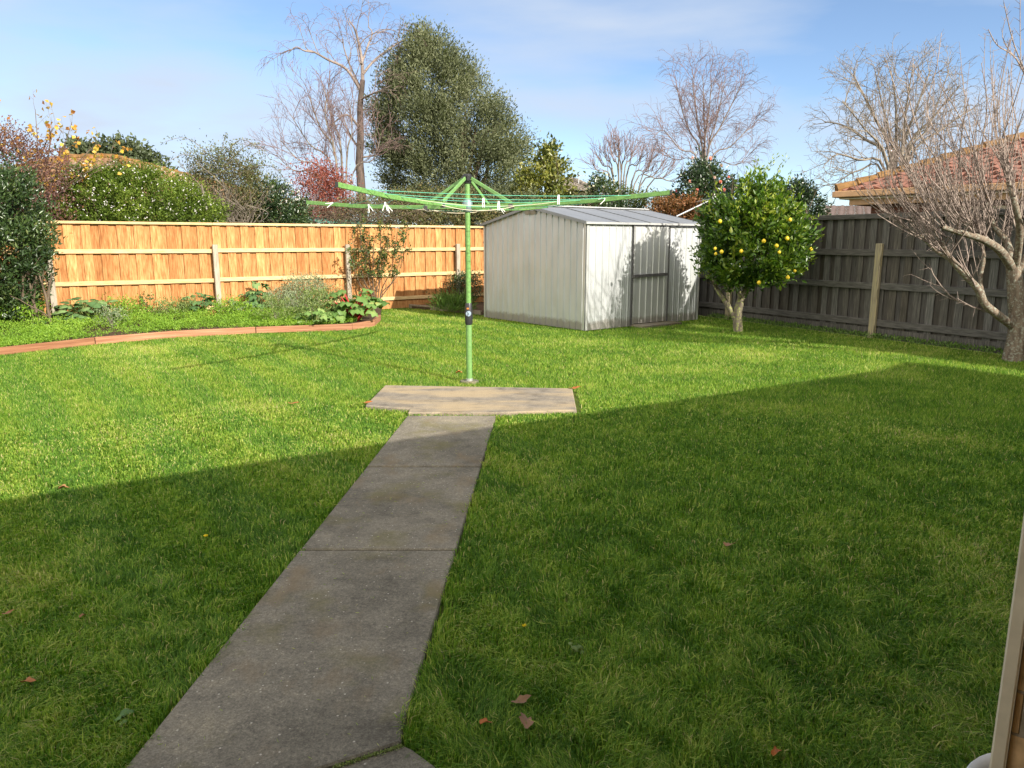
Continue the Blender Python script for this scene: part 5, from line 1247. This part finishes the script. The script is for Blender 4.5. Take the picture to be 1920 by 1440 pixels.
ground_plant('dry_stalks', 'tall dry brown weed stalks behind the rhubarb', 'weed', 628, -.45, .30, .62, L['brownleaf'], 355, 500, .035, .010)
ground_plant('dry_stalks', 'pale dry grassy stalks in front of the silver bush', 'weed', 500, -1.6, .25, .40, L['silver'], 356, 360, .10, .006, up=1.4)
ground_plant('leafy_weed', 'bright leafy weed in the bed below the dark laurel bush', 'weed', 35, -.9, .40, .42, L['cover'], 357, 1300, .06, .018)
ground_plant('corner_shrub', 'leafy dark green shrub left in the shaded corner bed by the shed', 'shrub', 800, 568, .45, .62, L['laurel'], 317, 2600, .05, .02, z0=.04)
ground_plant('corner_shrub', 'dark shrub against the shed wall in the corner bed', 'shrub', 872, 570, .40, .72, L['laurel'], 318, 2400, .05, .02, z0=.04)
ground_plant('corner_weed', 'grassy strap-leaved clump in front of corner shrubs', 'plant', 848, 584, .40, .25, L['strap'], 319, 1100, .16, .008, z0=.04, up=1.2)
# ground cover: uncountable ferny green
r = np.random.RandomState(320); N = 90000
xy = np.stack([r.uniform(-9.5, -1.9, N), r.uniform(8.5, 17, N)], 1)
k = inpoly(xy[:, 0], xy[:, 1], BED)
ei = np.interp(xy[:, 0], [e[0] for e in EDGE[:8]], [e[1] for e in EDGE[:8]]); dE = xy[:, 1] - ei
k &= (dE > .09); dens = fbm(xy[:, 0] * 1.4, xy[:, 1] * 1.4, 7); k &= (r.rand(N) < np.clip((dens - .25) * 4, 0.1, 1)) & (r.rand(N) < np.clip(1.5 - dE * .45, .25, 1)) & (xy[:, 0] < -2.75)
xy = xy[k]; dE = dE[k]; dn = fbm(xy[:, 0] * 3, xy[:, 1] * 3, 17)
hgt = (.03 + .05 * np.clip(dE - .9, 0, 1.5) + .22 * np.clip(dn - .2, 0, 1) * np.clip(dE * 1.4, .15, 1)); z_ = .075 + r.rand(len(xy)) ** .5 * hgt
rep = 6; pos = np.repeat(np.column_stack([xy, z_]), rep, 0); pos += r.normal(size=pos.shape) * .018; ax = rv(r, len(pos)); ax[:, 2] = np.abs(ax[:, 2]) + .2; ax /= np.linalg.norm(ax, axis=1, keepdims=True)
tag(ob('ground_cover', leaves_mesh('ground_cover', pos, ax, .034, .011, np.clip(np.repeat(dn, rep) * .6 + r.rand(len(pos)) * .5 - .05, 0, 1), r), L['cover']), 'bright green feathery ground cover filling the garden bed', 'ground cover', kind='stuff')
# climbing rose on fence
RY = 15.9
rs = thing('rose_bush', (P(700, 590, RY).x, RY, .05), 'tall leggy rose bush growing in front of the third grey fence post', 'bush')
r = np.random.RandomState(331); o_ = {}
b0 = np.array([P(706, 592, RY).x, RY, .05])
for pl in ([(700, 540), (690, 480), (680, 430)], [(705, 540), (712, 480), (715, 425)], [(715, 545), (735, 500), (745, 430)], [(695, 550), (672, 500), (660, 440)], [(720, 550), (748, 510), (762, 455)], [(700, 540), (700, 470), (705, 440)], [(705, 550), (722, 490), (728, 440)], [(690, 560), (670, 520), (660, 480)],
           [(695, 540), (685, 490), (690, 450)], [(710, 550), (716, 500), (733, 460)], [(700, 550), (680, 520), (676, 400)], [(715, 550), (740, 520), (765, 425)]):
    dy = r.uniform(-.3, .25); limb(r, [b0 + r.normal(size=3) * .05 * np.array([1, 1, 0])] + PP([(u, v, dy * i / 2) for i, (u, v) in enumerate(pl)], RY), .013, .004, [dict(), dict(n=3.6, angle=40, len=.28, abs=True, rr=.5, rmin=.003, up=.4, start=.35, seg=4), dict(n=3.0, angle=45, len=.14, abs=True, rr=.6, rmin=.002, seg=3)], o_)
tubes_obj('stems', o_[0] + o_[1] + o_[2], B['brown'], rs, 4)
tips = np.array([p[0][k_] for l in (1, 2) for p in o_[l] for k_ in (-1, -2, 1)] ); tips = tips[tips[:, 2] > .75]
tips = np.repeat(tips, 5, 0) + r.normal(size=(len(tips) * 5, 3)) * .035; ax = rv(r, len(tips)); ax[:, 2] -= .2; ax /= np.linalg.norm(ax, axis=1, keepdims=True)
ob('foliage', leaves_mesh('foliage', tips - local(rs), ax, .058, .036, r.rand(len(tips)), r), L['rose'], rs)

# ------------------------------------------------------------------ lawn
r = np.random.RandomState(400)
xs = []; ys = []
yv = 1.15
while yv < 17.6:
    dy = .15; hw = .74 * (yv + dy) + .9; D_ = 105000 / (yv + .2) ** 1.42; n = int(D_ * 2 * hw * dy)
    xs.append(r.uniform(-hw, hw, n)); ys.append(r.uniform(yv, yv + dy, n)); yv += dy
x = np.concatenate(xs); y = np.concatenate(ys)
keep = np.ones(len(x), bool)
wob = (vnoise(x * 6, y * 6, 77) - .5) * .045; jx = x + wob + r.normal(size=len(x)) * .010; jy = y + r.normal(size=len(x)) * .008
SLABM = [SLABF[0], (SLABF[1][0] + .05, SLABF[1][1] + .03), (SLABF[2][0] + .06, SLABF[2][1])] + SLABF[3:]
for pg in (PATHPOLY, SLABM, BED, RB, SHED, DOORSTEP): keep &= ~inpoly(jx, jy, pg)
s1 = (x - OFs.x) * on_.x + (y - OFs.y) * on_.y; keep &= s1 > .06
s2 = (x - RF0.x) * rn_.x + (y - RF0.y) * rn_.y; keep &= s2 > .05
keep &= ~((y > 15.4) & (x > -.3))
keep &= (y > 5) | (r.rand(len(x)) < .40 + 1.15 * fbm(x * 13, y * 13, 61, 2))
x = x[keep]; y = y[keep]; n = len(x); Yd = np.sqrt(x * x + y * y)
pt = fbm(x * .55 + 3, y * .55, 21, 3); p2 = fbm(x * 2.2, y * 2.2, 25, 3); p3 = fbm(x * 9, y * 9, 28, 2)
straw = fbm(x * .9 + 9, y * .9 + 4, 33, 3)
stripe = np.where(x < .2, np.tanh(2.2 * np.sin((x * .8 + y * .6 + .05 * np.sin(x * 2)) * 2 * np.pi / .68)) * (.5 + .8 * pt), .4 * np.sin((y + x * .12) * 2 * np.pi / .95))                     # mower passes: blades lean one way, then back; their sheen is painted into tint
rt0 = np.clip((4.5 - y) / 2, 0, 1)
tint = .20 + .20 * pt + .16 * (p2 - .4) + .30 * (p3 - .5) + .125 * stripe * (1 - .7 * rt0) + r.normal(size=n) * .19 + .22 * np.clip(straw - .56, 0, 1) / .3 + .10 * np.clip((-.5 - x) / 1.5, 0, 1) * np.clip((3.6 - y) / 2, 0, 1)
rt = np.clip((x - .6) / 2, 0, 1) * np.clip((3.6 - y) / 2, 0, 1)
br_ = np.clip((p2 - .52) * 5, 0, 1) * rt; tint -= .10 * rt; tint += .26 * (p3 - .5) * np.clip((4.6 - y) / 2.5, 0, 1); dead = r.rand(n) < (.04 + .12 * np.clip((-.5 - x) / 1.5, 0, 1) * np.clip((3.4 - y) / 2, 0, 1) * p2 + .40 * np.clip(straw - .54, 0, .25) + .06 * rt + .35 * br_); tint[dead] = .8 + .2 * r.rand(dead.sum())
nearslab = (np.abs(y - 8.2) < 1.0) & (np.abs(x + .5) < 1.6)
lnx = .45 * stripe * .5; 
H = (.012 + .012 * r.rand(n) + .012 * (p3 - .5)) * (1 + 1.1 * rt * r.rand(n)) * (1 + .35 * np.clip((3.4 - y) / 2, 0, 1))
tall = r.rand(n) < .015; H[tall] *= 1.9
def edge_dist(a, b): return np.abs((x - a[0]) * (b[1] - a[1]) - (y - a[1]) * (b[0] - a[0])) / math.hypot(b[0] - a[0], b[1] - a[1])
ed_ = np.minimum(edge_dist(PL0, PL1), edge_dist(PR0, PR1)); nearE = (ed_ < .05) & (y < 6.6); H[nearE] *= 1.15
Wb = .0019 * (Yd + .3) ** .66 * (.7 + .6 * r.rand(n))
nf = np.clip((5.4 - y) / 3, .12, 1); a = r.rand(n) * 2 * np.pi; lean = .3 + 1.5 * r.rand(n) + .9 * rt
lx = np.cos(a) * lean + .6 * lnx * 3.4 + (vnoise(x * 11, y * 11, 51) - .5) * 2.6 * nf + (vnoise(x * 3, y * 3, 53) - .5) * 2.4 * rt; ly = np.sin(a) * lean - .8 * lnx * 3.4 + (vnoise(x * 11, y * 11, 52) - .5) * 2.6 * nf + (vnoise(x * 3, y * 3, 54) - .5) * 2.4 * rt
lx[nearE] *= .6; ly[nearE] *= .6
fa = r.rand(n) * 2 * np.pi; wx = np.cos(fa) * Wb / 2; wy = np.sin(fa) * Wb / 2
near = Yd < 7.0
def mkgrass(name, idx, seg):
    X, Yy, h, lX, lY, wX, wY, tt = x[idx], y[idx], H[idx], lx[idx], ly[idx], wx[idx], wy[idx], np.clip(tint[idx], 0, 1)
    m_ = len(X)
    z0 = np.full(m_, -.02)
    b1 = np.stack([X - wX, Yy - wY, z0], 1); b2 = np.stack([X + wX, Yy + wY, z0], 1)
    hl = h / np.sqrt(1 + .35 * (lX ** 2 + lY ** 2)); tipz = hl; mx_ = X + lX * h * .30; my_ = Yy + lY * h * .30
    t_ = np.stack([X + lX * h, Yy + lY * h, tipz], 1)
    if seg == 2:
        c1 = np.stack([mx_ - wX * .8, my_ - wY * .8, hl * .62], 1); c2 = np.stack([mx_ + wX * .8, my_ + wY * .8, hl * .62], 1)
        V = np.stack([b1, b2, c2, c1, t_], 1).reshape(-1, 3)
        loops = (np.arange(m_)[:, None] * 5 + np.array([0, 1, 2, 3, 3, 2, 4])[None]).ravel(); sizes = np.tile([4, 3], m_); kk = 5
    else:
        V = np.stack([b1, b2, t_], 1).reshape(-1, 3); loops = np.arange(m_ * 3); sizes = np.full(m_, 3); kk = 3
    return V, sizes, loops, np.repeat(tt, kk)
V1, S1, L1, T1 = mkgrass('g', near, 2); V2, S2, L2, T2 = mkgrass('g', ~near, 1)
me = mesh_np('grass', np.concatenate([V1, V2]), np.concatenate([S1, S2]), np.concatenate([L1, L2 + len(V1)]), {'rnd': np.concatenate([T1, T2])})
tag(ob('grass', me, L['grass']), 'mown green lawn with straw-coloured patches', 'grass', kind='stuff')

# clippings on the path and lawn
r = np.random.RandomState(410); n = 700
cx_ = r.uniform(-1.6, .5, n); cy_ = r.uniform(1.7, 6.8, n); kk = inpoly(cx_, cy_, PATHPOLY); cx_ = cx_[kk]; cy_ = cy_[kk]; n = len(cx_)
ax = rv(r, n); ax[:, 2] *= .1; ax /= np.linalg.norm(ax, axis=1, keepdims=True)
tag(ob('grass_clippings', leaves_mesh('grass_clippings', np.column_stack([cx_, cy_, np.full(n, TOP + .003)]), ax, .010 + .018 * r.rand(n), .0018, .5 + .5 * r.rand(n), r, .05), L['grass']), 'loose grass clippings scattered on the concrete path', 'clippings', kind='stuff')

r = np.random.RandomState(415); st_ = []
for i in range(260):
    X = r.uniform(-3, 2.4); Y_ = 1.7 + 5 * r.rand() ** 1.5
    if inpoly(np.array([X]), np.array([Y_]), PATHPOLY)[0]: continue
    a = r.rand() * 6.28; l = r.uniform(.03, .075); b = a + r.normal() * .7; p0 = np.array([X, Y_, .026 + .008 * r.rand()]); p1 = p0 + np.array([math.cos(a), math.sin(a), .1]) * l * .5; p2_ = p1 + np.array([math.cos(b), math.sin(b), -.12]) * l * .5
    st_.append((np.array([p0, p1, p2_]), np.array([.0008, .0014, .0005]), .9))
V, F, Rr = tubes_np(st_, 4)
tag(ob('grass_strands', mesh_np('grass_strands', V, np.full(len(F), 4), F.ravel(), {'rnd': Rr * .85}, smooth=True), L['grass']), 'long pale cut grass strands lying loose on the lawn', 'clippings', kind='stuff')

# fallen leaves, weeds, dandelions
def fallen(u, v, s, q, rot, lab, curl=.5, z=.022, grp='fallen leaves on the grass'):
    s *= .8; c = G(u, v, z); K = 16; r = np.random.RandomState(int(u)); V = [(0, 0, s * .05)]
    for k in range(K):
        a = 2 * math.pi * k / K; rad = s * .5 * (1 + .30 * math.cos(5 * a) * (.6 + .4 * r.rand())) * (1.25 if k in (0, 15, 1) else 1)
        X = math.cos(a) * rad * 1.35; Y_ = math.sin(a) * rad * .75; V.append((X, Y_, curl * s * (abs(Y_) / s * 1.4 + .35 * math.sin(a * 2 + u)) ))
    V = np.array(V); ca, sa = math.cos(rot), math.sin(rot); V = np.stack([V[:, 0] * ca - V[:, 1] * sa, V[:, 0] * sa + V[:, 1] * ca, V[:, 2]], 1)
    loops = []; 
    for k in range(K): loops += [0, 1 + k, 1 + (k + 1) % K]
    o = ob('fallen_leaf', mesh_np('fallen_leaf', V, np.full(K, 3), loops, {'rnd': np.full(K + 1, q) + r.rand(K + 1) * .12}), L['fallen']); o.location = c; tag(o, lab, 'leaf', grp)
fallen(975, 1316, .055, .35, .6, 'curled brown leaf, upper of two on the near grass'); fallen(987, 1355, .06, .3, 1.9, 'curled brown leaf, lower of two on the near grass')
fallen(909, 1355, .032, .9, .2, 'small orange-red leaf left of the two brown leaves near the path'); fallen(1366, 1022, .05, .5, .3, 'flat tan leaf lying in the middle of the right lawn')
fallen(50, 1278, .035, .7, .3, 'small reddish leaf at the lower left lawn edge'); fallen(548, 757, .08, .8, .1, 'orange-brown leaf on the sunlit lawn left of the slab')
fallen(1456, 1411, .035, .95, .6, 'small red leaf near the bottom edge right of centre'); fallen(14, 1150, .035, .6, 1, 'small brown leaf at the far left, above the reddish one'); fallen(155, 1155, .025, .5, 1, 'tiny brown leaf in shaded grass at left')
fallen(1076, 729, .11, 1.0, .5, 'orange leaf lying at the back right corner of the slab'); fallen(686, 756, .08, .9, .4, 'rusty leaf at the left corner of the slab')
fallen(860, 698, .06, .9, .4, 'small orange leaf on the lawn just left of the pole'); fallen(118, 914, .045, .5, .4, 'tan leaf where lawn shade begins at left')
def dandelion(u, v, s, lab):
    c = G(u, v, .035); r = np.random.RandomState(int(u)); N_ = 40; t = thing('dandelion', c, lab, 'flower', 'yellow dandelions in the lawn')
    a = r.rand(N_) * 6.28; ax = np.stack([np.cos(a), np.sin(a), .3 + .8 * r.rand(N_)], 1); ax /= np.linalg.norm(ax, axis=1, keepdims=True)
    ob('petals', leaves_mesh('petals', np.zeros((N_, 3)), ax, s * .5, s * .14, np.full(N_, 1.), r, .05), leafmat('dandelion_petal_%d' % u, [(0, (.85, .55, .02)), (1, (.9, .68, .03))], .2), t)
    m = MB(); m.tube([(0, 0, -.035), (0, 0, 0)], .0015, 5); m.build('stalk', L['strap'], t, world=False)
dandelion(386, 1006, .03, 'yellow dandelion in the shaded lawn left of the path'); dandelion(983, 1174, .022, 'tiny yellow dandelion in shaded lawn right of the path')
# broadleaf weeds in the grass
leafy('lawn_weed', 'pale flat leaf weed in grass near the bottom left', 'weed', 240, 1352, .02, .035, 4, .035, L['rhub'], L['herb'], 341, z0=0, sr=.0015)
leafy('lawn_weed', 'green clover-like weed in the lawn right of the path', 'weed', 1075, 1222, .03, .035, 5, .022, L['herb'], L['herb'], 342, z0=0, sr=.0015)
# weeds against the grey fence
r = np.random.RandomState(350)
pos = []; 
for i in range(2600):
    s = r.uniform(1.0, 7.2); p = RF0 + rdir * s + rn_ * abs(r.normal() * .10 + .07); pos.append((p.x, p.y, r.rand() * .06))
pos = np.array(pos); ax = rv(r, len(pos)); ax[:, 2] = abs(ax[:, 2]) + .5; ax /= np.linalg.norm(ax, axis=1, keepdims=True)
tag(ob('fence_weeds', leaves_mesh('fence_weeds', pos, ax, .06, .012, r.rand(len(pos)), r), L['strap']), 'rough grass growing along the foot of the grey fence', 'weeds', kind='stuff')
